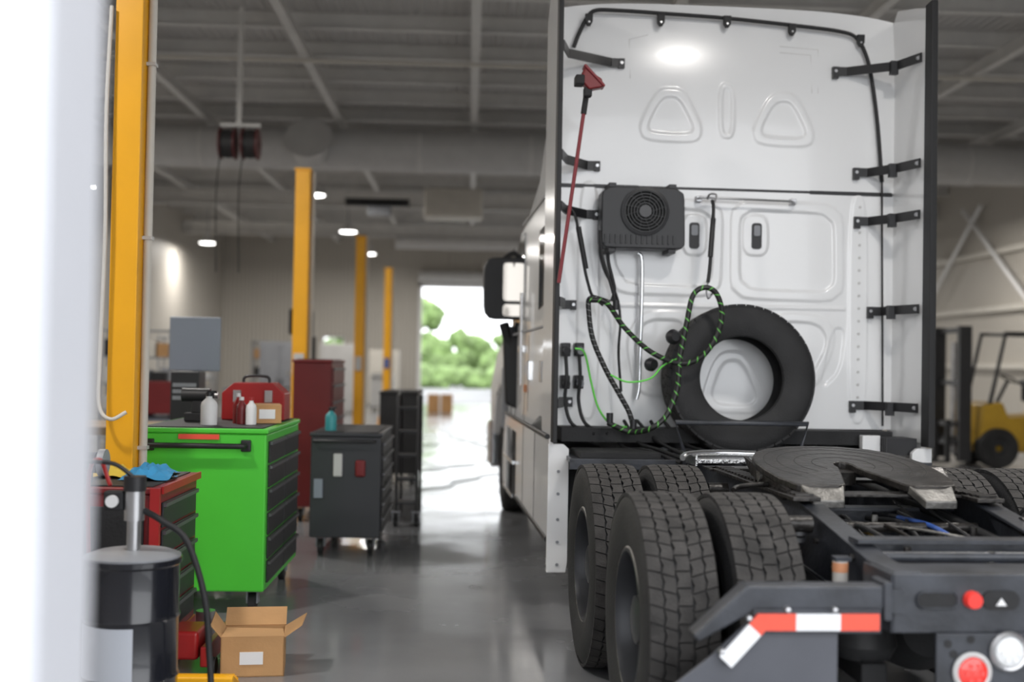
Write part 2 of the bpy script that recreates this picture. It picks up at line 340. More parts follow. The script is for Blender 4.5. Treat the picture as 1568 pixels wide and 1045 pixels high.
g=G('red_toolbox',(-1.45,8.15,zt)); prism(g,'case',[(-1.66,zt),(-1.24,zt),(-1.24,zt+.18),(-1.32,zt+.25),(-1.58,zt+.25),(-1.66,zt+.18)],'xz',8.0,8.25,RED,.008); tube(g,'carry_handle',[(-1.54,8.12,zt+.24),(-1.52,8.12,zt+.29),(-1.38,8.12,zt+.29),(-1.36,8.12,zt+.24)],.01,BLK); boxes(g,'latches',[(-1.58,-1.53,7.98,8.0,zt+.12,zt+.2),(-1.37,-1.32,7.98,8.0,zt+.12,zt+.2)],STEEL)
g=G('impact_wrench',(-1.78,7.75,zt)); cyl(g,'motor_housing',(-1.86,7.75,zt+.17),(-1.68,7.75,zt+.17),.045,BLK,20); cyl(g,'anvil',(-1.68,7.75,zt+.17),(-1.63,7.75,zt+.17),.02,STEEL,12); prism(g,'grip',[(-1.80,zt+.05),(-1.74,zt+.05),(-1.73,zt+.15),(-1.79,zt+.15)],'xz',7.725,7.775,BLK,.01); box(g,'battery',-1.84,-1.70,7.71,7.79,zt,zt+.055,DARK,.008)
zc=.917
g=G('shop_rag_pile',(-1.65,6.1,zc))
for k,(x,y,c) in enumerate(((-1.6,6.0,BLUE),(-1.64,6.22,BLUE),(-1.8,6.1,mat('yellow_cloth',(.6,.42,.05),.8)))):
    vs=[];fs=[];Nn=14
    for i in range(Nn):
        for j in range(Nn):
            u=(i/(Nn-1)-.5)*.24;v=(j/(Nn-1)-.5)*.24; vs.append((x+u,y+v,zc+.005+max(0,.07-(u*u+v*v)*3.6)*(.6+.4*math.sin(u*60+k)*math.cos(v*50+k*2))))
    for i in range(Nn-1):
        for j in range(Nn-1): fs.append((i*Nn+j,i*Nn+j+1,(i+1)*Nn+j+1,(i+1)*Nn+j))
    mk(g,'rag_%d'%k,vs,fs,c)
g=G('bench_grinder',(-1.85,5.75,zc)); cyl(g,'motor',(-1.93,5.75,zc+.1),(-1.78,5.75,zc+.1),.05,DARK); box(g,'foot',-1.9,-1.81,5.70,5.80,zc,zc+.06,DARK,.005)
for x in(-1.96,-1.75): cyl(g,'wheel',(x-.015,5.75,zc+.1),(x+.015,5.75,zc+.1),.065,GRY)
# grease drum and pump
g=G('grease_drum',(-1.36,4.9,0)); cx,cy=-1.36,4.9
lathe(g,'drum',[(0,.0),(.18,0),(.19,.015),(.185,.03),(.185,.22),(.192,.235),(.185,.25),(.185,.46),(.192,.475),(.185,.49),(.185,.68),(.195,.69),(.195,.71),(.18,.715),(.178,.70),(0,.70)],(cx,cy,0),(0,0,1),mat('drum_black',(.012,.013,.018),.22,coat=.5),56)
vs=[];fs=[]
for i in range(21):
    t=math.radians(195+i*4.6); 
    for z in(.05,.455): vs.append((cx+.188*math.cos(t),cy+.188*math.sin(t),z))
for i in range(20): fs.append((2*i,2*i+1,2*i+3,2*i+2))
mk(g,'paper_label',vs,fs,mat('drum_label',(.55,.58,.64),.5))
lathe(g,'lid_cover',[(0,.715),(.15,.715),(.17,.70),(.19,.712),(.19,.72),(.15,.735),(.05,.74),(0,.74)],(cx,cy,0),(0,0,1),GRY,40)
cyl(g,'pump_tube',(cx,cy,.74),(cx,cy,.86),.028,STEEL); cyl(g,'pump_body',(cx,cy,.86),(cx,cy,.98),.04,STEEL); cyl(g,'air_motor',(cx,cy,.98),(cx,cy,1.04),.045,BLK); box(g,'regulator',cx-.12,cx-.04,cy-.03,cy+.03,.90,.98,DARK,.01)
cyl(g,'regulator_gauge',(cx-.08,cy-.03,.94),(cx-.08,cy-.05,.94),.025,LAB,16); tube(g,'pump_lever',[(cx,cy,1.03),(cx-.08,cy-.02,1.09),(cx-.2,cy-.03,1.1)],.009,BLK)
tube(g,'grease_hose',[(cx+.04,cy,.9),(cx+.12,cy-.02,.86),(cx+.22,cy-.02,.78),(cx+.3,cy-.03,.55),(cx+.33,cy-.05,.3),(cx+.36,cy-.1,.1),(cx+.42,cy-.2,.02),(cx+.38,cy-.4,.016)],.013,RUB)
tube(g,'air_line',[(cx-.1,cy,1.0),(cx-.16,cy+.05,1.1),(cx-.25,cy+.2,1.0),(cx-.3,cy+.4,.5),(cx-.32,cy+.5,.02)],.009,RED)
# floor clutter
g=G('cardboard_box',(-1.05,5.85,0),spin=.12)
x0,x1,y0,y1,h=-1.18,-.88,5.74,6.0,.19
boxes(g,'sides',[(x0,x1,y0,y0+.005,0,h),(x0,x1,y1-.005,y1,0,h),(x0,x0+.005,y0,y1,0,h),(x1-.005,x1,y0,y1,0,h),(x0,x1,y0,y1,0,.005)],CARD)
def quad(g,n,a,b,c,d,m,t=.004):
    a,b,c,d=[Vector(q) for q in(a,b,c,d)]; nn=(b-a).cross(d-a).normalized()*t
    return mk(g,n,[a,b,c,d,a+nn,b+nn,c+nn,d+nn],[(0,1,2,3),(4,5,6,7),(0,1,5,4),(1,2,6,5),(2,3,7,6),(3,0,4,7)],m,False)
quad(g,'flap_front',(x0,y0,h),(x1,y0,h),(x1-.01,y0+.12,h+.01),(x0+.02,y0+.12,h+.02),CARD)
quad(g,'flap_right',(x1,y0,h),(x1,y1,h),(x1+.10,y1,h+.06),(x1+.08,y0+.03,h+.05),CARD)
quad(g,'flap_left',(x0,y0,h),(x0,y1,h),(x0-.05,y1,h+.07),(x0-.05,y0,h+.06),CARD)
quad(g,'flap_back',(x0,y1,h),(x1,y1,h),(x1,y1+.1,h+.07),(x0,y1+.1,h+.07),CARD)
box(g,'label',-1.09,-.98,y0-.003,y0,.06,.12,LAB)
g=G('red_floor_jack',(-1.35,6.15,0)); boxes(g,'frame',[(-1.5,-1.46,5.75,6.5,.04,.14),(-1.27,-1.23,5.75,6.5,.04,.14)],RED,.01); box(g,'power_unit',-1.44,-1.29,5.8,6.05,.06,.2,RED,.02)
cyl(g,'front_roller',(-1.5,6.45,.045),(-1.23,6.45,.045),.045,STEEL); cyl(g,'rear_wheel_a',(-1.53,5.8,.04),(-1.5,5.8,.04),.04,RUB); cyl(g,'rear_wheel_b',(-1.23,5.8,.04),(-1.2,5.8,.04),.04,RUB); cyl(g,'saddle',(-1.365,6.3,.14),(-1.365,6.3,.2),.05,STEEL)
g=G('yellow_wheel_chock',(-1.17,5.45,0)); prism(g,'wedge',[(5.38,0),(5.58,0),(5.56,.03),(5.41,.10),(5.38,.09)],'yz',-1.3,-1.04,YEL,.008); boxes(g,'ribs',[(-1.3,-1.04,5.43+i*.04,5.44+i*.04,.04,.095-i*.018) for i in range(3)],YEL)
# workbench with monitor
g=G('workbench',(-2.6,9.6,0)); box(g,'top',-3.3,-1.95,9.2,10.2,.92,.98,mat('bench_wood',(.25,.17,.10),.6,var=.2)); boxes(g,'legs',[(x,x+.06,y,y+.06,0,.92) for x in(-3.28,-2.03) for y in(9.22,10.1)],GRY); box(g,'lower_shelf',-3.25,-2,9.25,10.15,.25,.29,GRY)
g=G('computer_monitor',(-2.15,9.7,.98)); box(g,'screen_case',-2.44,-2.03,9.68,9.72,1.42,1.86,MON,.01); box(g,'screen_back',-2.3,-2.1,9.72,9.76,1.5,1.75,GRY,.01); box(g,'stand',-2.26,-2.2,9.7,9.74,.98,1.45,BLK,.005); box(g,'stand_foot',-2.35,-2.1,9.62,9.8,.98,1.0,BLK,.005)
g=G('desktop_computer',(-2.2,9.35,.98)); box(g,'tower',-2.32,-2.1,9.27,9.5,.98,1.42,BLK,.01); boxes(g,'bays',[(-2.30,-2.12,9.26,9.27,1.2+i*.05,1.23+i*.05) for i in range(3)],GRY)
# step stand
g=G('rolling_step_ladder',(-.55,11.2,0))
x0,x1=-.66,-.47
for x in(x0,x1):
    tube(g,'rail',[(x,11.0,.03),(x,11.05,1.2),(x,11.5,1.25),(x,11.75,1.0),(x,11.8,.03)],.014,BLK,smooth=False)
for i in range(5): box(g,'step_%d'%i,x0,x1,10.98+.02*i,11.2,.2+i*.22,.225+i*.22,BLK,.004)
casters(g,[(x0,11.0),(x1,11.0)],.04)
# background shop storage and machines
def shelf(x,y,w=1.2,h=2.0,name='storage_shelf'):
    g=G(name,(x,y,0)); boxes(g,'uprights',[(x+a,x+a+.04,y+b,y+b+.04,0,h) for a in(0,w-.04) for b in(0,.46)],GRY)
    boxes(g,'shelves',[(x,x+w,y,y+.5,z,z+.03) for z in[.15+k*(h-.2)/4 for k in range(5)]],GRY)
    for k in range(4):
        z=.18+k*(h-.2)/4; c=[CARD,LGRY,DARK,GRY,DARK,CREAM,MON]
        L=x+.06
        while L<x+w-.25:
            ww=random.uniform(.12,.26); box(g,'bin',L,L+ww,y+.05,y+.42,z,z+random.uniform(.12,.3),random.choice(c),.006); L+=ww+.03
for (x,y) in((-6.2,20),(-7.6,15),(-6.8,26),(-5.6,30.5),(-8.6,20)): shelf(x,y)
def locker(x,y,w=.9,h=1.9,m=GRY):
    g=G('steel_locker',(x,y,0)); box(g,'body',x,x+w,y,y+.5,.05,h,m,.01); boxes(g,'doors',[(x+.02,x+w/2-.01,y-.015,y,.1,h-.04),(x+w/2+.01,x+w-.02,y-.015,y,.1,h-.04)],m,.004)
    boxes(g,'handles',[(x+w/2-.06,x+w/2-.04,y-.04,y-.015,h*.5,h*.58),(x+w/2+.04,x+w/2+.06,y-.04,y-.015,h*.5,h*.58)],BLK); boxes(g,'feet',[(x+a,x+a+.06,y+b,y+b+.06,0,.05) for a in(0,w-.06) for b in(0,.44)],BLK)
locker(-4.6,26); locker(-4.3,34,1.0,2.0,LGRY); locker(-3.4,40,1.0,1.9,CREAM)
g=G('air_compressor',(-4.3,16.5,0)); cyl(g,'tank',(-4.9,16.5,.45),(-3.6,16.5,.45),.28,MON,32); cyl(g,'pump_block',(-4.5,16.5,.73),(-4.5,16.5,1.15),.16,DARK,20); cyl(g,'motor',(-4.15,16.5,.87),(-3.75,16.5,.87),.13,GRY,24); lathe(g,'flywheel',[(.05,0),(.26,0),(.26,.06),(.05,.06)],(-4.5,16.3,.98),(0,1,0),DARK,32); boxes(g,'feet',[(x,x+.08,y,y+.08,0,.22) for x in(-4.8,-3.8) for y in(16.3,16.62)],DARK); box(g,'belt_guard',-4.75,-3.8,16.22,16.28,.75,1.2,REDM,.02)
g=G('tire_changer',(-3.2,23.2,0)); box(g,'cabinet',-3.6,-2.7,23,23.8,0,.9,REDM,.03); cyl(g,'turntable',(-3.1,23.35,.9),(-3.1,23.35,.98),.3,STEEL,32); box(g,'tower',-3.3,-3.1,23.7,23.9,.9,2.0,DARK,.02); box(g,'swing_arm',-3.25,-3.15,23.3,23.75,1.85,1.95,DARK,.01); cyl(g,'mount_head',(-3.2,23.35,1.2),(-3.2,23.35,1.95),.025,STEEL)
g=rollcab('gray_tool_cabinet',-3.3,-2.5,16,17,.14,1.1,GRY,LGRY,5)
g=rollcab('red_tool_cabinet',-2.9,-2.4,19.3,20.3,.14,1.2,REDM,BLK,6)
g=rollcab('gray_tool_cabinet',-3.0,-2.4,36,37.5,.14,1.1,LGRY,GRY,5)
g=rollcab('black_tool_cabinet',-1.1,-.62,14.6,15.8,.14,1.12,DARK,BLK,5,handle=False)
bottle(-1.1,9.5,.967,.045,.18,mat('teal_plastic',(.04,.3,.32),.4))
g=G('shipping_carton',(-.9,36,0)); box(g,'carton',-1.25,-.5,35.6,36.2,0,.55,CARD,.01); box(g,'tape',-.9,-.84,35.59,36.21,.0,.555,LAB)
g=G('drill_press',(-2.6,18.3,0)); box(g,'base',-2.9,-2.3,18,18.6,0,1.0,DARK,.03); cyl(g,'column',(-2.6,18.4,1),(-2.6,18.4,2.2),.08,DARK); box(g,'head',-2.75,-2.45,17.95,18.6,1.9,2.3,DARK,.04); cyl(g,'quill',(-2.6,18.1,1.6),(-2.6,18.1,1.9),.03,STEEL); cyl(g,'table',(-2.6,18.2,1.3),(-2.6,18.2,1.34),.2,STEEL)
# ------------------------------------------------------------------ forklift
FO=Matrix.Translation((.38,0,0))
g=G('forklift',(8.6,19,0),FO)
prism(g,'chassis',[(7.7,.25),(9.6,.25),(9.95,.45),(9.95,1.1),(9.6,1.25),(9.1,1.2),(8.9,.85),(8.2,.8),(8.1,1.05),(7.75,1.0)],'xz',18.5,19.5,YELD,.04)
box(g,'seat_base',8.75,9.3,18.7,19.3,1.05,1.3,DARK,.03); box(g,'seat_cushion',8.7,9.15,18.72,19.28,1.3,1.42,SEAT,.04); box(g,'seat_back',9.1,9.25,18.72,19.28,1.35,1.85,SEAT,.04)
for yy in(18.55,19.45):
    tube(g,'guard_post',[(7.9,yy,1.0),(8.15,yy,2.15),(9.45,yy,2.15),(9.7,yy,1.2)],.035,BLK,smooth=False)
    boxes(g,'mast_rail',[(7.36,7.56,yy-.12 if yy<19 else yy,yy if yy<19 else yy+.12,.1,2.25)],BLK,.01)
boxes(g,'guard_bars',[(8.2+i*.2,8.23+i*.2,18.55,19.45,2.13,2.16) for i in range(7)],BLK)
boxes(g,'mast_cross',[(7.44,7.54,18.5,19.5,z,z+.08) for z in(.4,1.3,2.15)],BLK); cyl(g,'lift_cylinder',(7.5,19,.2),(7.5,19,2.0),.05,STEEL)
boxes(g,'forks',[(6.4,7.3,yy,yy+.1,.06,.1) for yy in(18.7,19.2)]+[(7.28,7.34,yy,yy+.1,.06,.75) for yy in(18.7,19.2)],DARK)
boxes(g,'carriage',[(7.32,7.37,18.55,19.45,.35,.42),(7.32,7.37,18.55,19.45,.65,.72)],BLK)
cyl(g,'steering_column',(8.2,19,1.0),(8.4,19,1.4),.03,BLK); lathe(g,'steering_wheel',[(.15,-.015),(.17,0),(.15,.015),(.14,0)],(8.42,19,1.42),(.5,0,1),BLK,32,True)
for (xx,r) in((8.0,.32),(9.5,.26)):
    for yy in(18.42,19.38): lathe(g,'wheel',[(.05,0),(r*.5,0),(r*.55,-.02),(r*.95,-.03),(r,.0),(r,.2),(r*.95,.22),(r*.5,.2),(.05,.2)],(xx,yy-.0,r),(0,1,0),TIRE,36)
# ------------------------------------------------------------------ outdoors
for k,(x,y,s) in enumerate(((-4.5,80,3.4),(0.6,86,2.0),(3.6,80,2.2),(-9,92,4.2),(8,94,3.6),(5.5,88,2.6),(-2.2,78,2.1),(1.9,77,1.5))):
    g=G('tree',(x,y,-.02)); cyl(g,'trunk',(x,y,-.02),(x,y,s*1.0),.16,BARK,12,.08)
    bm=bmesh.new()
    for j in range(26):
        t=random.uniform(0,6.28);rr=s*random.uniform(0,.75);zz=s*random.uniform(.35,1.5)
        bmesh.ops.create_icosphere(bm,subdivisions=2,radius=s*random.uniform(.16,.36),matrix=Matrix.Translation((rr*math.cos(t),rr*math.sin(t)*.7,zz)))
    for v in bm.verts: v.co+=Vector((random.uniform(-1,1),random.uniform(-1,1),random.uniform(-1,1)))*.07*s
    me=D.meshes.new('foliage'); bm.to_mesh(me); bm.free(); me.materials.append(LEAF); ob=D.objects.new('foliage',me); SC.collection.objects.link(ob); ob.parent=g.e
g=G('hedge',(0,70,-.02))
bm=bmesh.new()
for j in range(90):
    bmesh.ops.create_icosphere(bm,subdivisions=2,radius=random.uniform(.35,.7),matrix=Matrix.Translation((-8+j*.18,random.uniform(-.4,.4),random.uniform(.3,.9))))
for v in bm.verts: v.co+=Vector((random.uniform(-1,1),random.uniform(-1,1),random.uniform(-1,1)))*.1
me=D.meshes.new('foliage'); bm.to_mesh(me); bm.free(); me.materials.append(LEAF); ob=D.objects.new('foliage',me); SC.collection.objects.link(ob); ob.parent=g.e
g=G('parked_car',(2.2,58,-.02))
prism(g,'body',[(56.0,.3),(60.3,.3),(60.4,.75),(59.6,.9),(58.9,1.4),(57.1,1.45),(56.3,.95),(55.95,.85)],'yz',1.3,3.1,mat('silver_blue_paint',(.25,.32,.42),.3,.3),.08)
box(g,'rear_window',1.5,2.9,56.5,56.75,1.0,1.32,GLASS,.03); boxes(g,'tail_lights',[(1.32,1.6,55.93,56.0,.7,.85),(2.8,3.08,55.93,56.0,.7,.85)],LENSR)
for xx in(1.28,2.92):
    for yy in(56.8,59.5): cyl(g,'wheel',(xx,yy,.3),(xx+.2,yy,.3),.32,TIRE)
# ================================================================== TRUCK (own frame)
TR=Matrix.Rotation(.0443,4,'Z')@Matrix.Translation((2.04,0,0))
def W(u,v,y=7.86):     # metric position on a cab-parallel plane at depth y, from survey readings
    s=1810/y; return Vector(((u-640)/s-2.04,y,1.53+(556+.018*(u-784)-v)/s))
T=G('semi_truck',(0,8,0),TR)
TRI=Sub(T,'curb_side_parts',(.04,0,0)); TE=Sub(T,'rear_frame_end',(.05,0,-.01)); TF=Sub(T,'frame_rails',(.03,0,0))
# ---- cab shell by lofting sections
st=[ # y, wb, zb, zbelt, wt, zsh, ztop
(7.93,1.165,1.10,2.72,1.15,3.82,3.98),(8.4,1.165,1.10,2.72,1.11,3.74,3.99),(9.0,1.165,1.0,2.72,1.05,3.58,3.88),(9.7,1.165,.95,2.70,.98,3.30,3.62),
(10.3,1.16,.9,2.66,.92,2.98,3.30),(10.9,1.12,.85,2.55,.86,2.74,2.95),(11.5,1.08,.8,2.15,.86,2.30,2.42),(11.9,1.04,.8,1.85,.80,1.95,1.98),(12.8,.98,.75,1.62,.72,1.78,1.84),(13.7,.88,.6,1.35,.62,1.55,1.62),(13.9,.8,.6,1.2,.5,1.35,1.4)]
def sec(y,wb,zb,zbelt,wt,zsh,ztop):
    h=[(wb-.05,zb),(wb,zb+.06),(wb,zbelt-.06),(wb-.01,zbelt),(wt,zsh),(wt-.06,ztop-.06),(wt-.16,ztop-.01),(0,ztop+.01)]
    return [(-x,y,z) for x,z in h]+[(x+.04*min(1,x),y,z) for x,z in reversed(h[:-1])]
S=[sec(*q) for q in st]; n=len(S[0]); vs=[p for s in S for p in s]; fs=[]
for i in range(len(S)-1):
    for k in range(n): fs.append((i*n+k,i*n+(k+1)%n,(i+1)*n+(k+1)%n,(i+1)*n+k))
fs.append(tuple(range((len(S)-1)*n,len(S)*n)))
mk(T,'cab_body',vs,fs,WHITE,ang=28)
# ---- pressed rear wall panels: fine sheet displaced by stamped shapes
def W2(u,v): p=W(u,v,7.86); return (p.x,p.z)
stamps=[]
def stamp(pts,amp,wd=.022,it=3,q=.2): 
    P=chaikin([Vector(W2(*p)) for p in pts],it,True,q); stamps.append((np.array([(p.x,p.y) for p in P]),amp,wd))
for du in(0,180):
    dv=du*.025
    stamp([(1012+du,126+dv),(1042+du,127+dv),(1054+du,140+dv),(1078+du,188+dv),(1070+du,212+dv),(985+du,209+dv),(976+du,186+dv),(998+du,140+dv)],.008)
    stamp([(1018+du,140+dv),(1035+du,140+dv),(1045+du,150+dv),(1064+du,186+dv),(1058+du,198+dv),(996+du,196+dv),(990+du,184+dv),(1007+du,150+dv)],-.012)
stamp([(1102,117),(1128,118),(1129,204),(1103,203)],.008,.016)
stamp([(1108,124),(1122,125),(1123,197),(1109,196)],-.008,.012)
for a,am in((0,.009),(15,-.013)):
    stamp([(1124+a,300+a),(1305-a,306+a),(1308-a,460-a),(1125+a,455-a)],am,.022,3,.12)
    stamp([(922+a,297+a),(1112-a,302+a),(1110-a,452-a),(947+a,448-a),(927+a,400)],am,.022,3,.12)
stamp([(1143,323),(1184,324),(1185,388),(1144,387)],.010,.016); stamp([(1048,323),(1086,324),(1087,388),(1048,387)],.010,.016)
stamp([(1185,476),(1278,480),(1300,520),(1262,604),(1205,580)],.008); stamp([(1200,490),(1268,493),(1285,522),(1252,588),(1218,565)],-.012)
stamp([(1290,500),(1312,502),(1304,570),(1270,600)],-.010)
stamp([(1315,290),(1345,291),(1348,652),(1317,650)],.008,.018)
stamp([(1075,476),(985,473),(960,520),(978,604),(1040,610)],.008); stamp([(1062,490),(994,487),(974,522),(990,590),(1030,596)],-.012)
stamp([(884,274),(917,275),(920,642),(886,642)],.008,.018)
stamp([(1074,632),(1104,538),(1154,538),(1196,636)],.008); stamp([(1092,620),(1114,552),(1146,552),(1178,624)],-.012)
stamp([(935,463),(1310,468),(1310,473),(935,468)],.007,.014,0)
def field(X,Z):
    H=np.zeros_like(X)
    for P,amp,wd in stamps:
        x0,z0=P.min(0)-.04; x1,z1=P.max(0)+.04; M=(X>x0)&(X<x1)&(Z>z0)&(Z<z1)
        if not M.any(): continue
        px=X[M];pz=Z[M]; dmin=np.full(px.shape,9.); ins=np.zeros(px.shape,bool); n=len(P)
        for i in range(n):
            ax,az=P[i];bx,bz=P[(i+1)%n]; dx,dz=bx-ax,bz-az; L=dx*dx+dz*dz+1e-12
            t=np.clip(((px-ax)*dx+(pz-az)*dz)/L,0,1); dd=np.hypot(px-ax-t*dx,pz-az-t*dz); dmin=np.minimum(dmin,dd)
            if az!=bz: c=((az>pz)!=(bz>pz))&(px<(bx-ax)*(pz-az)/(bz-az)+ax); ins^=c
        sd=np.where(ins,dmin,-dmin); t=np.clip(sd/wd+.5,0,1); H[M]+=amp*t*t*(3-2*t)
    return H
def crown(name,x0,x1,z0,z1,yb,b,bz,nx,nz,top=0):
    u=np.linspace(-1,1,nx+1); v=np.linspace(-1,1,nz+1); U,V=np.meshgrid(u,v)
    X=(x0+x1)/2+U*(x1-x0)/2; Z=z0+((z1-top*np.abs(U)**4)-z0)*(V+1)/2
    Y=yb-b*(1-U*U)+bz*np.maximum(0,V)**2-field(X,Z)
    vs=[Vector(t) for t in zip(X.ravel().tolist(),Y.ravel().tolist(),Z.ravel().tolist())]
    fs=[(j*(nx+1)+i,j*(nx+1)+i+1,j*(nx+1)+nx+2+i,j*(nx+1)+nx+1+i) for j in range(nz) for i in range(nx)]
    return mk(T,name,vs,fs,WHITE,ang=80)
crown('rear_wall_upper',-1.165,1.205,2.745,4.0,7.885,.012,.04,340,180,top=.06)
crown('rear_wall_lower',-1.165,1.205,1.12,2.727,7.885,.012,0,340,230)
box(T,'panel_seam',-1.15,1.19,7.876,7.93,2.722,2.748,BLK)
def cutl(name,pts,r=.0025,m=LGRY):
    P=[W(u,v,7.86) for u,v in pts]
    for p in P: u=(p.x-.02)/1.185; p.y=7.874+.012*u*u+.04*max(0,(p.z-3.37)/.63)**2
    return tube(T,name,P,r,m,6,1,smooth=False)
cutl('roof_cutline_l',[(962,112),(960,50),(990,42)]); cutl('roof_cutline_r',[(1200,56),(1262,60),(1262,130)]); cutl('roof_cutline_r2',[(1200,66),(1250,69),(1252,130)])
for cu in(1165,1066):
    c=W(cu,357,7.87); prism(T,'air_vent',rrect(c.x-.034,c.x+.034,c.z-.088,c.z+.088,.02),'xz',7.856,7.885,BLK,.002); prism(T,'vent_flap',rrect(c.x-.022,c.x+.022,c.z+.0,c.z+.07,.01),'xz',7.851,7.858,GRY)
for i in range(16): q=W(1331,310+i*20,7.87); cyl(T,'dimple',(q.x,7.88,q.z),(q.x,7.868,q.z),.010,LGRY,10)
# roof seal
tube(T,'roof_seal',[W(u,v,7.85) for u,v in((872,66),(880,44),(892,20),(905,8),(940,7),(1010,10),(1110,15),(1220,24),(1295,32),(1322,42),(1338,70),(1348,110),(1358,180),(1366,270))],.014,RUB,8)
tube(T,'corner_seal_right',[W(u,v,7.86) for u,v in((1366,270),(1368,400),(1370,520),(1372,655))],.007,RUB,8)
for p in((1008,20),(1113,20),(1217,30),(1328,45),(895,22)):
    q=W(*p,7.84); prism(T,'seal_tab',[(q.x-.026,q.z+.035),(q.x+.026,q.z+.035),(q.x+.024,q.z-.02),(q.x+.01,q.z-.045),(q.x-.01,q.z-.045),(q.x-.024,q.z-.02)],'xz',7.82,7.85,RUB,.003); cyl(T,'tab_bolt',(q.x,7.818,q.z-.02),(q.x,7.825,q.z-.02),.007,STEEL,10)
# side extenders
for s in(-1,1):
    g=T if s<0 else TRI
    prism(g,'side_extender',[(7.38,1.06),(7.95,1.02),(8.0,3.85),(7.85,4.0),(7.55,3.93),(7.38,3.88)],'yz',s*1.165,s*1.195,WHITE,.006)
    prism(g,'extender_rubber_edge',[(7.27,1.04),(7.39,1.04),(7.39,3.90),(7.29,3.91)],'yz',s*(1.160 if s>0 else 1.168),s*(1.205 if s>0 else 1.198),RUB,.006)
for (ux,zz) in((-.685,3.57),(-.84,2.87),(-.84,2.54),(-.985,1.93),(-1.0,1.28)):
    ribbon(T,'extender_strap',[(ux,7.862,zz),(ux-.09,7.856,zz),(-1.09,7.66,zz),(-1.15,7.45,zz)],.06,.012,BLK); cyl(T,'strap_bolt',(ux-.02,7.842,zz),(ux-.02,7.86,zz),.011,STEEL,10)
    boxes(T,'strap_foot',[(ux-.04,ux+.0,7.848,7.88,zz-.035,zz+.03)],BLK)
for (ux,zz) in((.755,3.57),(.91,2.88),(.92,2.545),(1.02,1.93),(.905,1.285)):
    ribbon(T,'extender_strap',[(ux,7.862,zz),(ux+.1,7.856,zz),(1.12,7.66,zz),(1.19,7.42,zz)],.06,.012,BLK); cyl(T,'strap_bolt',(ux+.02,7.842,zz),(ux+.02,7.86,zz),.011,STEEL,10)
    boxes(T,'strap_foot',[(ux,ux+.04,7.845,7.88,zz-.05,zz+.03),(1.08,1.13,7.64,7.68,zz-.06,zz+.03)],BLK)
    cyl(T,'strap_bolt',(1.18,7.45,zz-.0),(1.18,7.43,zz),.014,STEEL,10)
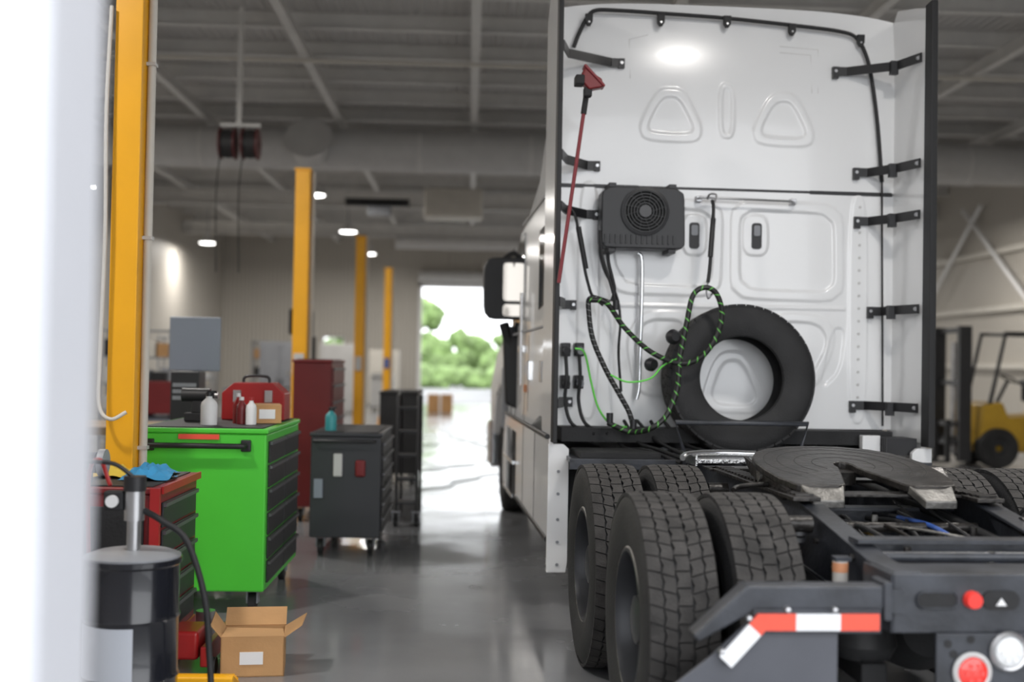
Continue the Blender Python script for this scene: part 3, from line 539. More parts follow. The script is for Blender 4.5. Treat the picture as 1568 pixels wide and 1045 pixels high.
# sides : windows, handles, skirts, steps
for s in(-1,1):
    g=T if s<0 else TRI
    def sb(n,y0,y1,z0,z1,m,t=.012,bv=.004): 
        a,b_=sorted((s*1.160,s*(1.165+t))); return box(g,n,a,b_,y0,y1,z0,z1,m,bv)
    prism(g,'sleeper_window',[(8.1,1.95),(8.55,1.92),(8.55,2.5),(8.1,2.5)],'yz',s*1.16,s*1.17,GLASS,.003)
    prism(g,'door_window',[(9.75,1.9),(10.85,1.8),(10.8,2.4),(10.3,2.58),(9.75,2.62)],'yz',s*1.13,s*1.172,GLASS,.003)
    for y in(9.6,10.95): sb('door_gap',y,y+.015,.95,2.6,BLK,.002,0)
    for y in(7.96,9.3): sb('baggage_door_gap',y,y+.014,1.15,1.75,BLK,.002,0)
    sb('belt_trim',7.95,10.9,1.78,1.80,GRY,.006); sb('roof_joint',7.95,10.0,2.70,2.72,BLK,.002,0)
    sb('baggage_latch',8.15,8.3,1.40,1.55,CHR,.02); sb('baggage_latch',9.1,9.25,1.40,1.55,CHR,.02); sb('marker_lamp',9.4,9.5,1.3,1.36,ORG,.02)
    cyl(g,'grab_handle',(s*1.21,9.5,1.35),(s*1.21,9.5,2.1),.014,CHR,12)
    sb('door_handle',9.75,9.95,1.62,1.68,CHR,.03)
    prism(g,'side_skirt',[(7.4,.42),(9.85,.42),(9.85,.95),(10.95,.95),(10.95,.40),(11.3,.40),(11.35,.7),(11.1,1.06),(7.4,1.06)],'yz',s*1.17,s*1.205,WHITE,.01)
    prism(g,'skirt_end_panel',[(s*1.215,.23),(s*1.095,.23),(s*1.085,.30),(s*1.085,1.0),(s*1.12,1.03),(s*1.215,1.03)],'xz',7.34,7.38,WHITE,.004)
    for z in(.28,.42,.56,.72,.86): cyl(g,'rivet',(s*1.15,7.332,z),(s*1.15,7.34,z),.010,GRY,10)
    boxes(g,'step_well',[(min(s*1.0,s*1.15),max(s*1.0,s*1.15),9.85,10.95,.38,.95)],DARK)
    boxes(g,'step_tread',[(min(s*1.1,s*1.235),max(s*1.1,s*1.235),9.9,10.9,z,z+.03) for z in(.40,.68)],CHR,.004)
    tube(g,'skirt_trim',[(s*1.21,7.45,1.07),(s*1.21,11.0,1.07)],.016,BLK,smooth=False)
    tube(g,'skirt_lower_trim',[(s*1.2,7.45,.42),(s*1.2,9.85,.42)],.02,BLK,smooth=False)
    for y in(8.3,9.2): sb('skirt_gap',y,y+.014,.44,1.05,BLK,.042,0)
    prism(g,'front_fender',[(11.35,.55),(11.5,.95),(11.85,1.22),(12.4,1.30),(13.0,1.18),(13.3,.9),(13.5,.55),(13.9,.55),(13.9,1.3),(12.9,1.65),(11.9,1.8),(11.35,1.5)],'yz',s*.85,s*1.17,WHITE,.03)
    prism(g,'bumper',[(13.4,.35),(14.05,.35),(14.1,.85),(13.4,.9)],'yz',s*.2,s*1.2,CHR,.04)
    box(g,'fender_bracket',min(s*1.15,s*1.22),max(s*1.15,s*1.22),11.35,11.5,.9,1.5,GRY,.02)
    mx=s*1.25
    tube(g,'mirror_arm_top',[(s*1.05,10.95,2.42),(s*1.15,10.95,2.55),(mx,10.9,2.5)],.025,BLK); tube(g,'mirror_arm_low',[(s*1.08,10.95,1.25),(s*1.13,10.95,1.5),(mx,10.9,1.9)],.05,BLK)
    prism(g,'mirror_cowl',[(s*1.10,1.1),(s*1.22,1.15),(s*1.26,1.85),(s*1.08,1.9)],'xz',10.88,11.0,BLK,.02)
    prism(g,'mirror_housing',chaikin([Vector(p) for p in((mx-s*-.19,1.93),(mx-s*.20,1.93),(mx-s*.20,2.5),(mx+s*.15,2.5),(mx+s*.20,2.4))],2,True,.15),'xz',10.8,10.95,BLK,.01)
    prism(g,'mirror_glass',rrect(min(mx-s*.18,mx+s*.02),max(mx-s*.18,mx+s*.02),2.10,2.45,.03),'xz',10.785,10.81,MIR,.0)
    prism(g,'mirror_convex_glass',rrect(min(mx-s*.18,mx+s*.02),max(mx-s*.18,mx+s*.02),1.96,2.07,.03),'xz',10.785,10.81,MIR,.0)
# underside of the cab
boxes(T,'cab_floor',[(-1.1,1.1,7.6,11.3,1.03,1.12)],DARK)
boxes(T,'engine_mass',[(-.38,.38,8.6,13.2,.55,1.1)],DARK)
for s in(-1,1): 
    cyl(T,'fuel_tank',(s*.82,8.0,.66),(s*.82,9.8,.66),.3,STEEL,40)
    box(T,'tank_rear_plate',min(s*.6,s*1.08),max(s*.6,s*1.08),7.5,7.7,.35,.98,DARK,.02)
# ---- frame rails
for s in(-1,1):
    prof=[(3.92,.66),(4.25,.66),(4.9,.70),(13.5,.70),(13.5,.97),(5.0,.97),(4.15,.84),(3.92,.84)]
    prism(TF,'frame_rail_web',prof,'yz',s*.425,s*.435,FRM)
    for nm,P in(('frame_rail_top_flange',[(3.92,.83),(4.15,.83),(5.0,.96),(13.5,.96),(13.5,.974),(5.0,.974),(4.15,.844),(3.92,.844)]),('frame_rail_bottom_flange',[(3.92,.655),(4.25,.655),(4.9,.695),(13.5,.695),(13.5,.709),(4.9,.709),(4.25,.669),(3.92,.669)])):
        prism(TF,nm,P,'yz',s*.345,s*.44,FRM,.003)
    for i in range(16): 
        y=4.3+i*.2; z=.74+(.04 if i%2 else .12); cyl(TF,'frame_bolt',(s*.435,y,z-.03),(s*.452,y,z-.03),.013,GRS,6)
for y in(4.35,5.35,6.65,7.3): boxes(TF,'crossmember',[(-.42,.42,y-.05,y+.05,.70,.72),(-.42,.42,y-.006,y+.006,.72,.88),(-.42,.42,y-.05,y+.05,.88,.895)],FRM)
# ---- rear crossmember with lights
boxes(TE,'rear_crossmember',[(-.47,.47,3.895,3.91,.655,.845),(-.47,.47,3.895,4.12,.838,.85),(-.47,.47,3.895,4.0,.65,.662),(-.478,-.47,3.895,4.15,.65,.85),(.47,.478,3.895,4.15,.65,.85)],FRM,.004)
for s in(-1,1):
    prism(TE,'slot_opening',rrect(min(s*.25,s*.39),max(s*.25,s*.39),.735,.79,.025),'xz',3.889,3.897,DARK); tube(TE,'slot_rim',[Vector((p[0],3.89,p[1])) for p in rrect(min(s*.25,s*.39),max(s*.25,s*.39),.735,.79,.025)],.004,FRM,6,1,True,False)
    prism(TE,'slot_opening',rrect(min(s*.03,s*.16),max(s*.03,s*.16),.73,.795,.03),'xz',3.889,3.897,DARK)
    lathe(TE,'marker_lamp',[(0,.03),(.026,.03),(.028,.025),(.031,.01),(.031,0),(0,0)],(s*.198,3.893,.765),(0,-1,0),LENSR,28)
    prism(TE,'warning_triangle',[(s*.095-.018,.745),(s*.095+.018,.745),(s*.095,.77)],'xz',3.885,3.889,LAB)
prism(TE,'light_plate',[(-.33,.655),(.33,.655),(.33,.34),(.28,.30),(-.28,.30),(-.33,.34)],'xz',3.87,3.885,FRM,.004)
for s in(-1,1):
    for (x,z,m) in((.208,.527,LENSR),(.08,.595,LENSW)):
        lathe(TE,'lamp_grommet',[(.052,0),(.066,0),(.068,.012),(.06,.02),(.052,.016)],(s*x,3.87,z),(0,-1,0),LGRY if m is LENSR else STEEL,40,True)
        lathe(TE,'tail_lamp' if m is LENSR else 'reverse_lamp',[(0,.03),(.03,.028),(.048,.02),(.053,.008),(.053,0),(0,0)],(s*x,3.87,z),(0,-1,0),m,40)
        for k in range(7):
            t=k*math.pi/3; rr=0 if k==6 else .027
            cyl(TE,'led',(s*x+rr*math.cos(t),3.845,z+rr*math.sin(t)),(s*x+rr*math.cos(t),3.838,z+rr*math.sin(t)),.008,LENSR if m is LENSR else LAB,12)
    for (x,z) in((.29,.62),(.21,.635),(.27,.585),(.29,.44),(.02,.62)): cyl(TE,'plate_hole',(s*x,3.868,z),(s*x,3.872,z),.014,DARK,14)
# ---- mudflap hangers, tape, flaps
for s in(-1,1):
    prism(TE,'hanger_bar',[(s*.50,.815),(s*.985,.815),(s*1.165,.652),(s*1.145,.628),(s*.95,.735),(s*.50,.735)],'xz',3.86,3.95,FRM,.008)
    prism(TE,'hanger_end_cap',rrect(min(s*.49,s*.52),max(s*.49,s*.52),.70,.83,.01),'xz',3.85,3.97,FRM,.004)
    boxes(TE,'hanger_arm',[(min(s*.44,s*.5),max(s*.44,s*.5),3.88,3.96,.72,.8)],FRM)
    xs=[.952,.822,.671,.538]
    for k in range(3): a,b_=sorted((s*xs[k],s*xs[k+1])); box(TE,'reflective_tape',a,b_,3.843,3.852,.67,.725,TAPR if k%2==0 else TAPW)
    box(TE,'tape_backing',*sorted((s*.965,s*.53)),3.852,3.862,.66,.74,FRM)
    for k,(a,c,m) in enumerate(((0,.22,TAPR),(.22,1.,TAPW))):
        P0=Vector((s*.955,0,.722)); dd=Vector((s*.125,0,-.135)); nn=Vector((-s*.135,0,-.125)).normalized()*.055
        q=[P0+dd*a,P0+dd*c,P0+dd*c+nn,P0+dd*a+nn]
        prism(TE,'reflective_tape',[(v.x,v.z) for v in q],'xz',3.838,3.846,m)
    prism(TE,'mud_flap',[(s*.67,.70),(s*.97,.70),(s*1.10,.58),(s*1.27,.45),(s*1.27,.18),(s*.67,.18)],'xz',3.87,3.885,mat('mudflap_gray',(.075,.078,.092),.5,var=.15,scale=3),.003)
    for x,z in((.98,.71),(.85,.738),(.69,.738),(1.07,.60)): lathe(TE,'hanger_bolt',[(0,.024),(.008,.022),(.011,.012),(.011,0)],(s*x,3.86,z),(0,-1,0),STEEL,14)
# ---- tyres
def tiremesh(hollow=True,tread=True,R=.51):
    k=R/.51
    prof=[(-.095,.285),(-.118,.292),(-.128,.315),(-.142,.38),(-.140,.44),(-.132,.475),(-.122,.494),(-.10,.497),(.10,.497),(.122,.494),(.132,.475),(.140,.44),(.142,.38),(.128,.315),(.118,.292),(.095,.285),(.10,.31),(.118,.38),(.11,.45),(.08,.475),(-.08,.475),(-.11,.45),(-.118,.38),(-.10,.31)]
    seg=72;vs=[];fs=[];mi=[]
    n=len(prof)
    for i in range(seg):
        t=2*math.pi*i/seg
        for a,r in prof: vs.append((a,r*k*math.cos(t),r*k*math.sin(t)))
    for i in range(seg):
        j=(i+1)%seg
        for q in range(n): fs.append((i*n+q,i*n+(q+1)%n,j*n+(q+1)%n,j*n+q)); mi.append(0)
    if tread:
        N=50; ribs=[(-.128,-.082),(-.077,-.031),(-.026,.026),(.031,.077),(.082,.128)]
        dt=2*math.pi/N
        for ri,(a0,a1) in enumerate(ribs):
            for i in range(N):
                t0=i*dt+(ri%2)*dt*.25; g0=dt*.045; 
                z=.009
                sk=dt*.10*(1 if ri<2 else -1 if ri>2 else 0)
                la=[(a0,t0+g0-sk),(a0+z,t0+dt*.5-sk),(a0,t0+dt-g0-sk)]; ra=[(a1,t0+dt-g0+sk),(a1+z*.5,t0+dt*.5+sk),(a1,t0+g0+sk)]
                if ri==0: la=[(a0,t0+g0-sk),(a0,t0+dt*.5-sk),(a0,t0+dt-g0-sk)]
                if ri==4: ra=[(a1,t0+dt-g0+sk),(a1,t0+dt*.5+sk),(a1,t0+g0+sk)]
                P=la+ra; b0=len(vs)
                for rr in(.490,.511):
                    for a,t in P:
                        r=(rr-(.006 if (abs(a)>.12 and rr>.5) else 0))*k; vs.append((a,r*math.cos(t),r*math.sin(t)))
                fs.append(tuple(b0+6+q for q in range(6))); mi.append(1)
                for q in range(6): fs.append((b0+q,b0+(q+1)%6,b0+6+(q+1)%6,b0+6+q)); mi.append(0)
    me=D.meshes.new('tire_mesh'); me.from_pydata(vs,[],fs)
    bm=bmesh.new(); bm.from_mesh(me); bmesh.ops.recalc_face_normals(bm,faces=bm.faces); bm.to_mesh(me); bm.free()
    me.materials.append(TIRE); me.materials.append(TREAD)
    for p,q in zip(me.polygons,mi): p.material_index=q
    me.shade_smooth(); me.set_sharp_from_angle(angle=math.radians(32)); return me
TM=tiremesh()
def put(g,name,me,c,rot=None):
    o=D.objects.new(name,me); SC.collection.objects.link(o); o.parent=g.e; o.matrix_local=Matrix.Translation(Vector(c)-g.o)@(rot or Matrix()); return o
WHL=mat('steel_wheel',(.04,.042,.048),.4,.3,var=.2)
def wheel(c,s,dish):   # s=outward x direction
    ax=(s,0,0)
    if dish: prof=[(.0,-.1),(.288,-.11),(.29,.10),(.283,.122),(.272,.125),(.262,.10),(.255,.03),(.24,-.03),(.19,-.05),(.15,-.05),(.145,.02),(.13,.05),(.10,.055),(.095,.09),(.06,.10),(0,.10)]
    else: prof=[(0,-.1),(.288,-.11),(.29,.10),(.27,.12),(.25,.05),(.2,.03),(0,.03)]
    lathe(T,'wheel_rim',prof,c,ax,WHL,56)
    if dish:
        for k in range(10):
            t=k*math.pi/5; p=Vector(c)+Vector((s*-.05,.17*math.cos(t),.17*math.sin(t))); cyl(T,'lug_nut',p,p+Vector((s*.035,0,0)),.015,WORN,6)
            t+=math.pi/10; p=Vector(c)+Vector((s*-.043,.215*math.cos(t),.215*math.sin(t))); cyl(T,'hand_hole',p,p+Vector((s*.012,0,0)),.022,DARK,14)
        lathe(T,'rim_edge',[(.276,.118),(.286,.124),(.293,.118)],c,ax,WORN,56)
k=0
for y in(4.7,6.0):
    for s in(-1,1):
        for off,dish in((1.06,True),(.73,False)):
            k+=1
            put(T,'drive_tire',TM,(s*off,y,.511),Matrix.Rotation(k*.7,4,'X')); wheel((s*off,y,.511),s,dish)
    cyl(T,'axle',(-1.0,y,.511),(1.0,y,.511),.065,DARK); lathe(T,'differential',[(0,-.2),(.12,-.17),(.2,-.06),(.21,.05),(.15,.17),(0,.2)],(0,y,.52),(0,1,0),DARK,32)
    for s in(-1,1): lathe(T,'brake_drum',[(0,-.1),(.2,-.1),(.21,.1),(0,.1)],(s*.6,y,.511),(1,0,0),DARK,32)
for s in(-1,1): put(T,'steer_tire',TM,(s*1.0,12.35,.511)); wheel((s*1.0,12.35,.511),s,True)
cyl(T,'steer_axle',(-.9,12.35,.45),(.9,12.35,.45),.06,DARK)
# ---- suspension and chassis equipment
for y in(4.7,6.0):
    for s in(-1,1):
        lathe(T,'air_spring',[(0,-.1),(.1,-.1),(.125,-.05),(.115,0),(.125,.05),(.1,.1),(0,.1)],(s*.36,y-.38,.56),(0,0,1),RUB,28)
        box(T,'trailing_arm',*sorted((s*.31,s*.41)),y-.5,y+.6,.38,.46,DARK,.01)
        cyl(T,'shock_absorber',(s*.50,y+.3,.45),(s*.49,y-.02,.9),.034,BLK,16); lathe(T,'brake_chamber',[(0,-.12),(.06,-.12),(.08,-.05),(.085,-.01),(.085,.01),(.08,.05),(.06,.13),(0,.13)],(s*.2,y+.3,.72),(s*.3,.4,.5),BLK,28)
        cyl(T,'shock_bushing',(s*.44,y-.02,.9),(s*.54,y-.02,.9),.035,GRS,18)
        lathe(T,'shock_boot',[(.03,-.05),(.042,-.04),(.034,-.025),(.042,-.01),(.034,.005),(.042,.02),(.03,.05)],(s*.49,y-.0,.86),(0,.35,-1),BLK,20)
tube(T,'torque_rod',[(-.36,4.45,.80),(.02,4.62,.76)],.028,FRM,12,smooth=False); tube(T,'torque_rod',[(.36,4.45,.80),(-.02,4.62,.76)],.028,FRM,12,smooth=False)
tube(T,'cross_rod',[(-.36,4.25,.84),(.36,4.25,.84)],.02,FRM,12,smooth=False); tube(T,'cross_rod_2',[(-.36,4.9,.86),(.36,4.9,.86)],.022,GRS,12,smooth=False)
cyl(T,'air_tank',(-.30,5.0,.62),(-.30,5.7,.62),.11,DARK,28); cyl(T,'air_tank',(.28,5.0,.62),(.28,5.7,.62),.11,DARK,28)
cyl(T,'air_dryer_canister',(-.475,4.25,.70),(-.475,4.25,.825),.028,mat('canister_white',(.45,.43,.40),.4),24); cyl(T,'canister_label',(-.475,4.25,.785),(-.475,4.25,.82),.029,ORG,24); box(T,'canister_bracket',-.50,-.44,4.23,4.28,.825,.84,FRM)
for i in range(14):
    x=-.33+i*.05; yy=4.25+.12*(i%3)
    tube(T,'air_line',[(x,yy+.9,.78+.01*i),(x+.06*math.sin(i),yy+.6,.87),(x+.08*math.cos(i*2),yy+.3,.80+.03*math.sin(i)),(x+.05,yy,.74)],.008+.003*(i%2),(BLK,RUB,GRS,RUB)[i%4] if i not in(2,9) else (WORN if i==2 else mat('blue_airline',(.04,.10,.35),.4)))
tube(T,'steel_line',[(-.2,5.1,.86),(.05,4.75,.87),(.35,4.5,.83)],.007,WORN); tube(T,'brass_fitting_line',[(-.28,4.95,.83),(-.15,4.93,.85),(-.05,4.92,.80)],.012,mat('brass',(.45,.30,.10),.35,.9))
tube(T,'wiring_loom',[(-.3,6.9,.93),(-.33,6.2,.93),(-.3,5.4,.90),(-.34,4.7,.84),(-.3,4.15,.78)],.02,RUB); tube(T,'wiring_loom',[(.3,6.9,.93),(.33,6.2,.93),(.3,5.4,.90),(.34,4.7,.84),(.3,4.15,.78)],.02,RUB)
lathe(T,'valve_body',[(0,-.05),(.04,-.05),(.05,0),(.04,.05),(0,.05)],(.0,4.45,.83),(1,0,0),GRS,20); box(T,'relay_valve',-.08,.05,6.55,6.65,.9,1.0,GRS,.01)
for i,(x,y,z) in enumerate(((-.2,4.3,.84),(.1,4.25,.83),(.25,4.7,.86),(-.05,5.0,.87),(.2,4.45,.85),(-.3,4.6,.86))): cyl(T,'fitting',(x,y,z-.02),(x,y,z+.03),.014,(GRS,WORN)[i%2],6)
# ---- fifth wheel
TILT=Matrix.Translation((-.045,5.40,1.085))@Matrix.Rotation(math.radians(7.5),4,'X')@Matrix.Diagonal((.89,1,1,1))
half=[(.0,.05),(.035,.035),(.05,.0),(.048,-.06),(.07,-.14),(.15,-.40),(.19,-.43),(.34,-.43),(.40,-.41),(.445,-.28),(.46,-.12),(.46,.02),(.44,.15),(.385,.27),(.29,.36),(.15,.415),(0,.43)]
plate=half+[(-x,y) for x,y in reversed(half[1:-1])]
prism(T,'fifth_wheel_plate',plate,'xy',-.035,.0,GRS,.008,xf=TILT)
for rr in(.16,.25,.34,.41): 
    pts=[TILT@Vector((rr*math.cos(math.radians(a)),rr*.94*math.sin(math.radians(a)),-.0015)) for a in range(-40,221,10)]
    tube(T,'grease_groove',pts,.003,DARK,6,1,smooth=False)
for s in(-1,1):
    vs=[(s*.16,-.40,-.0),(s*.38,-.41,.0),(s*.355,-.52,-.045),(s*.20,-.52,-.045),(s*.16,-.40,-.04),(s*.38,-.41,-.04),(s*.355,-.52,-.08),(s*.20,-.52,-.08)]
    mk(T,'pickup_ramp',vs,[(0,1,2,3),(4,5,6,7),(0,1,5,4),(1,2,6,5),(2,3,7,6),(3,0,4,7)],WORN,False,.006,xf=TILT)
    prism(T,'side_skirt_rib',[(-.40,-.03),(.3,-.03),(.15,-.09),(-.34,-.09)],'yz',s*.42,s*.44,GRS,xf=TILT)
    prism(T,'pivot_bracket',[(5.19,.975),(5.62,.975),(5.49,1.05),(5.44,1.08),(5.36,1.08),(5.31,1.05)],'yz',s*.34,s*.42,GRS,.008)
    cyl(T,'pivot_pin',(s*.32,5.4,1.03),(s*.45,5.4,1.03),.028,WORN,20)
    box(T,'slide_rail',*sorted((s*.34,s*.46)),4.85,6.3,.972,.99,GRS,.003); boxes(T,'rail_teeth',[(min(s*.36,s*.44),max(s*.36,s*.44),4.88+i*.06,4.91+i*.06,.99,1.0) for i in range(23)],GRS)
boxes(T,'base_cross_plates',[(-.45,.45,5.0,5.12,.975,.99),(-.45,.45,5.62,5.75,.975,.99),(-.48,.48,6.2,6.35,.975,.99)],GRS,.003)
tube(T,'release_handle',[(-.2,5.3,1.0),(-.45,5.28,1.0),(-.58,5.25,.99),(-.62,5.2,.98)],.012,GRS)
cyl(T,'jaw_lock',TILT@Vector((0,.02,-.09)),TILT@Vector((0,.02,-.03)),.07,GRS,24)
# ---- deck plate and items behind the cab
DP=mat('diamond_plate',(.6,.6,.6),.25,1.,bump=.9,bscale=70)
box(T,'deck_step',-.46,-.08,6.55,6.95,.985,1.01,DP,.004); boxes(T,'deck_step_edges',[(-.47,-.46,6.55,6.95,.97,1.03),(-.08,-.07,6.55,6.95,.97,1.03)],DP)
tube(T,'deck_step_pipe',[(-.53,6.62,1.01),(-.48,6.66,1.03),(-.31,6.70,1.035),(-.08,6.72,1.03)],.018,CHR,12)
box(T,'rear_deck',-1.1,1.1,7.05,7.8,.93,.96,FRM,.004); box(T,'rear_deck_lip',-1.12,1.12,7.03,7.05,.90,.965,FRM,.003)
boxes(T,'deck_supports',[(-.9,-.86,7.1,7.7,.6,.93),(.86,.9,7.1,7.7,.6,.93)],FRM)
tube(T,'tire_rack_bar',[(-.36,7.28,.965),(-.427,7.28,1.18),(.42,7.28,1.18),(.36,7.28,.965)],.016,FRM,8,smooth=False)
boxes(T,'tire_rack_shelf',[(-.42,.42,7.36,7.42,.96,.99),(-.42,.42,7.74,7.8,.96,.99)],FRM)
prism(T,'cab_mount_right',[(.74,.98),(1.12,.98),(1.08,1.12),(.80,1.12)],'xz',7.75,7.85,DARK,.01); box(T,'white_pad',.86,.98,7.5,7.56,.97,1.10,WHITE,.006)
boxes(T,'air_intake_ribs',[(.98,1.18,7.4+i*.03,7.415+i*.03,.98,1.09) for i in range(8)],BLK)
for x in(-.3,.35,.7): lathe(T,'cab_air_bag',[(0,-.05),(.06,-.05),(.075,0),(.06,.05),(0,.05)],(x,7.72,1.04),(0,0,1),RUB,20)
for i in range(6): tube(T,'cab_hose',[(-.75+i*.09,7.8,1.16),(-.7+i*.1,7.6,1.0+.03*(i%3)),(-.6+i*.09,7.3,1.0),(-.45+i*.08,7.0,.95)],.012,RUB)
boxes(T,'battery_box',[(-1.05,-.55,7.1,7.5,.96,1.0)],DARK,.005)
tube(T,'silver_pipe',[W(*p,7.8) for p in((978,385),(984,395),(985,450),(984,520),(983,590),(979,612))],.013,CHR,10)
tube(T,'tender_rail',[W(1070,300,7.83),W(1074,297,7.79),W(1222,302,7.79),W(1226,305,7.83)],.008,STEEL,8,smooth=False)
for p in((1072,300),(1222,303)): q=W(*p,7.85); box(T,'rail_foot',q.x-.02,q.x+.02,7.82,7.88,q.z-.02,q.z+.02,STEEL,.004)
for du in(0,21):
    for zz in(535,585):
        q=W(868+du,zz,7.8); box(T,'socket_plate',q.x-.03,q.x+.03,7.78,7.88,q.z-.045,q.z+.045,BLK,.008); cyl(T,'socket',(q.x,7.78,q.z),(q.x,7.72,q.z-.01),.024,GRY if du else BLK,16)
    tube(T,'socket_cable',[W(868+du,545,7.74),W(870+du,580,7.7),W(868+du,615,7.72),W(880+du,650,7.7),W(915+du,665,7.6)],.012,RUB)
# ================================================================== things carried on the cab
g=G('cab_air_conditioner',(-.58,7.7,2.48),TR)
a=W(920,281,7.66); c=W(1050,379,7.66)
prism(g,'housing',chaikin([Vector(p) for p in((a.x,a.z),(c.x,a.z),(c.x+.01,c.z+.03),(c.x-.02,c.z),(a.x+.03,c.z),(a.x,c.z+.04))],2,True,.1),'xz',7.66,7.83,BLK,.01)
fx,fz=W(988,320,7.66).x,W(988,320,7.66).z
lathe(g,'fan_shroud',[(.14,.0),(.155,.0),(.16,.015),(.14,.02)],(fx,7.66,fz),(0,-1,0),BLK,48,True)
lathe(g,'fan_well',[(0,.003),(.14,.003),(.14,0),(0,0)],(fx,7.66,fz),(0,-1,0),mat('deep_black',(.004,.004,.004),.8),48)
for r in(.055,.075,.095,.115,.135): lathe(g,'grille_ring',[(r-.003,.012),(r+.003,.012),(r+.003,.018),(r-.003,.018)],(fx,7.66,fz),(0,-1,0),BLK,40,True)
lathe(g,'fan_hub',[(0,.024),(.04,.022),(.045,.01),(0,.01)],(fx,7.66,fz),(0,-1,0),mat('hub_gray',(.08,.08,.085),.5),28)
for k in range(12):
    t=k*math.pi/6; tube(g,'grille_spoke',[(fx+.045*math.cos(t),7.645,fz+.045*math.sin(t)),(fx+.14*math.cos(t+.25),7.645,fz+.14*math.sin(t+.25))],.003,BLK,6,smooth=False)
boxes(g,'housing_ribs',[(a.x+.02+i*.035,a.x+.032+i*.035,7.652,7.662,c.z+.03,c.z+.09) for i in range(14)],BLK,.002)
boxes(g,'mounting_lugs',[(x,x+.05,7.68,7.88,z,z+.03) for x in(a.x+.05,c.x-.1) for z in(a.z-.002,c.z-.026)],BLK,.004)
tube(g,'refrigerant_hose',[W(*p,7.76) for p in((922,360),(918,380),(925,410),(945,450),(952,490),(950,540),(955,600))],.009,RUB)
tube(g,'refrigerant_hose_2',[W(*p,7.76) for p in((930,372),(932,400),(942,440),(938,460))],.012,RUB)
g=G('window_squeegee',(-1.05,7.3,3.2),TR)
p0=W(893,140,7.24);p1=W(855,432,7.22); cyl(g,'pole',p0,p1,.012,REDD,12); cyl(g,'ferrule',p0,p0+(p0-p1).normalized()*-.12,.018,DARK,12)
h=W(893,112,7.22)
prism(g,'head',[(h.x-.05,h.z-.03),(h.x-.02,h.z+.05),(h.x+.09,h.z-.02),(h.x+.1,h.z-.07),(h.x+.01,h.z-.09)],'xz',7.16,7.24,REDM,.012); prism(g,'sponge',[(h.x-.03,h.z+.055),(h.x-.015,h.z+.068),(h.x+.11,h.z-.06),(h.x+.1,h.z-.075)],'xz',7.15,7.25,REDD,.008); box(g,'neck',h.x-.02,h.x+.03,7.17,7.23,h.z-.13,h.z-.07,DARK,.01)
box(g,'blade_carrier',h.x-.075,h.x-.02,7.15,7.25,h.z-.06,h.z-.0,DARK,.008)
g=G('spare_tire',(.05,7.6,1.45),TR)
put(g,'tire',tiremesh(True,True,.485),(.05,7.60,1.452),Matrix.Rotation(math.radians(-4),4,'X')@Matrix.Rotation(math.pi/2,4,'Z'))
g=G('air_hose_set',(-.4,7.45,2),TR)
A=[(903,458),(930,463),(958,500),(1000,538),(1045,556),(1078,548),(1102,518),(1112,480),(1103,448),(1085,438),(1066,450),(1056,495),(1046,550),(1043,595),(1028,635),(1003,657),(970,662),(935,648)]
tube(g,'green_spiral_hose',[W(u,v,7.36 if 2<i<16 else 7.5) for i,(u,v) in enumerate(A)],.017,SPG,12,8,uv=True)
B=[(935,462),(905,455),(903,480),(910,520),(930,565),(953,605),(968,632),(975,655)]
tube(g,'white_spiral_hose',[W(u,v,7.52) for u,v in B],.017,SPW,12,8,uv=True)
tube(g,'green_air_line',[W(u,v,7.6) for u,v in((882,533),(897,540),(908,585),(920,625),(940,650),(965,655))],.007,GHOSE)
tube(g,'green_air_line',[W(u,v,7.39) for u,v in((938,574),(965,585),(1000,580),(1020,560),(1045,548))],.006,GHOSE)
tube(g,'hose_tender',[W(1094,302,7.7),W(1096,320,7.66),W(1092,400,7.62),W(1089,430,7.6)],.012,RUB,10); cyl(g,'tender_grip',W(1096,330,7.66),W(1092,390,7.62),.017,BLK,14)
tube(g,'tender_hook',[W(1089,430,7.6),W(1087,445,7.5),W(1090,455,7.40),W(1098,445,7.40)],.006,STEEL,8)
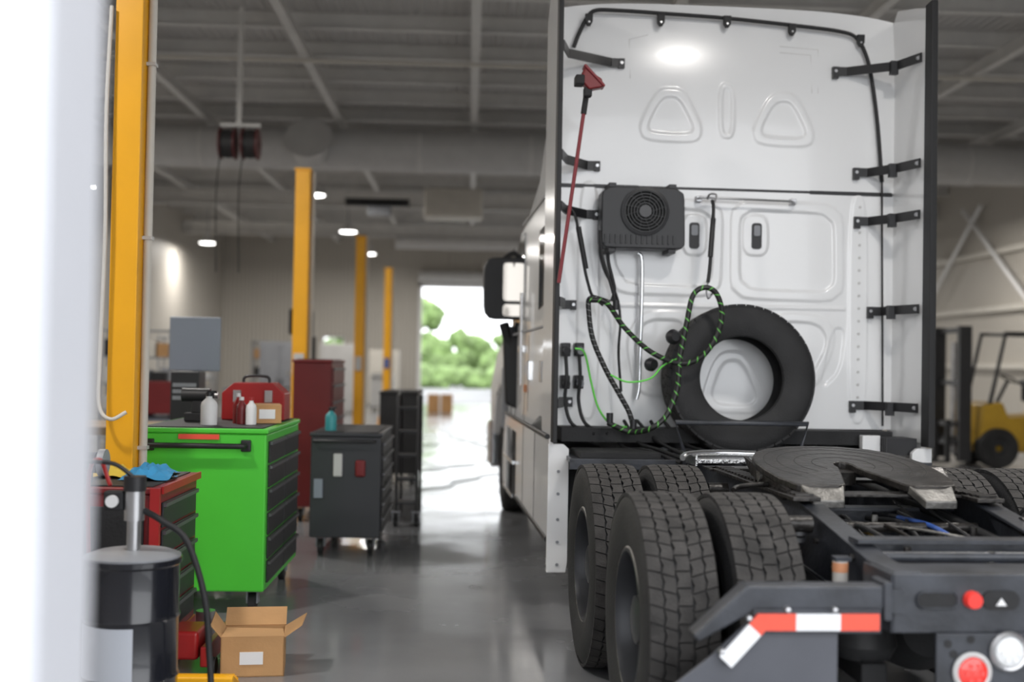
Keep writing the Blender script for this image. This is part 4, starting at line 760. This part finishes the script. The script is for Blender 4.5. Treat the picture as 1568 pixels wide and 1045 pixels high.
tube(g,'tender_clip',[W(1086,300,7.78),W(1090,292,7.76),W(1100,293,7.74),W(1098,304,7.72)],.007,STEEL,8)
tube(g,'feed_hose',[W(u,v,7.66) for u,v in((862,315),(876,322),(884,350),(893,400),(900,430),(908,452),(925,466))],.010,RUB); tube(g,'feed_hose_2',[W(u,v,7.6) for u,v in((918,350),(922,390),(935,430),(945,465))],.010,RUB)
cyl(g,'spring_guard',W(884,345,7.66),W(897,410,7.66),.018,RUB,12)
lathe(g,'glad_hand',[(0,-.03),(.045,-.025),(.05,.0),(.03,.03),(0,.03)],W(1036,515,7.40),(.3,-1,.1),BLK,24); lathe(g,'glad_hand',[(0,-.03),(.04,-.025),(.045,.0),(.03,.03),(0,.03)],W(1002,558,7.42),(.6,-1,.1),BLK,24)
for p in((945,466),(938,640),(975,650)): q=W(*p,7.5); cyl(g,'hose_coupling',q+Vector((0,0,-.03)),q+Vector((0,0,.03)),.022,BLK,12)
# ------------------------------------------------------------------ world, camera
w=D.worlds.new('World'); SC.world=w; w.use_nodes=True; bg=w.node_tree.nodes['Background']; bg.inputs[0].default_value=(.94,.965,1,1); bg.inputs[1].default_value=3.4
SC.view_settings.view_transform='Standard'; SC.view_settings.look='None'; SC.view_settings.exposure=.05
cam=D.cameras.new('camera'); co=D.objects.new('camera',cam); SC.collection.objects.link(co); SC.camera=co
cam.sensor_width=36; cam.lens=1810/1568*36; cam.clip_start=.05; cam.clip_end=400
yaw=.0796-.0443; p=.0188; rho=.018
d=Vector((math.sin(yaw)*math.cos(p),math.cos(yaw)*math.cos(p),math.sin(p))); r=Vector((math.cos(yaw),-math.sin(yaw),0)); u=r.cross(d)
r2=r*math.cos(rho)+u*math.sin(rho); u2=u*math.cos(rho)-r*math.sin(rho)
M=Matrix((( r2.x,u2.x,-d.x,0),(r2.y,u2.y,-d.y,0),(r2.z,u2.z,-d.z,1.53),(0,0,0,1))); co.matrix_world=M
cam.dof.use_dof=True; cam.dof.focus_distance=6.1; cam.dof.aperture_fstop=1.05
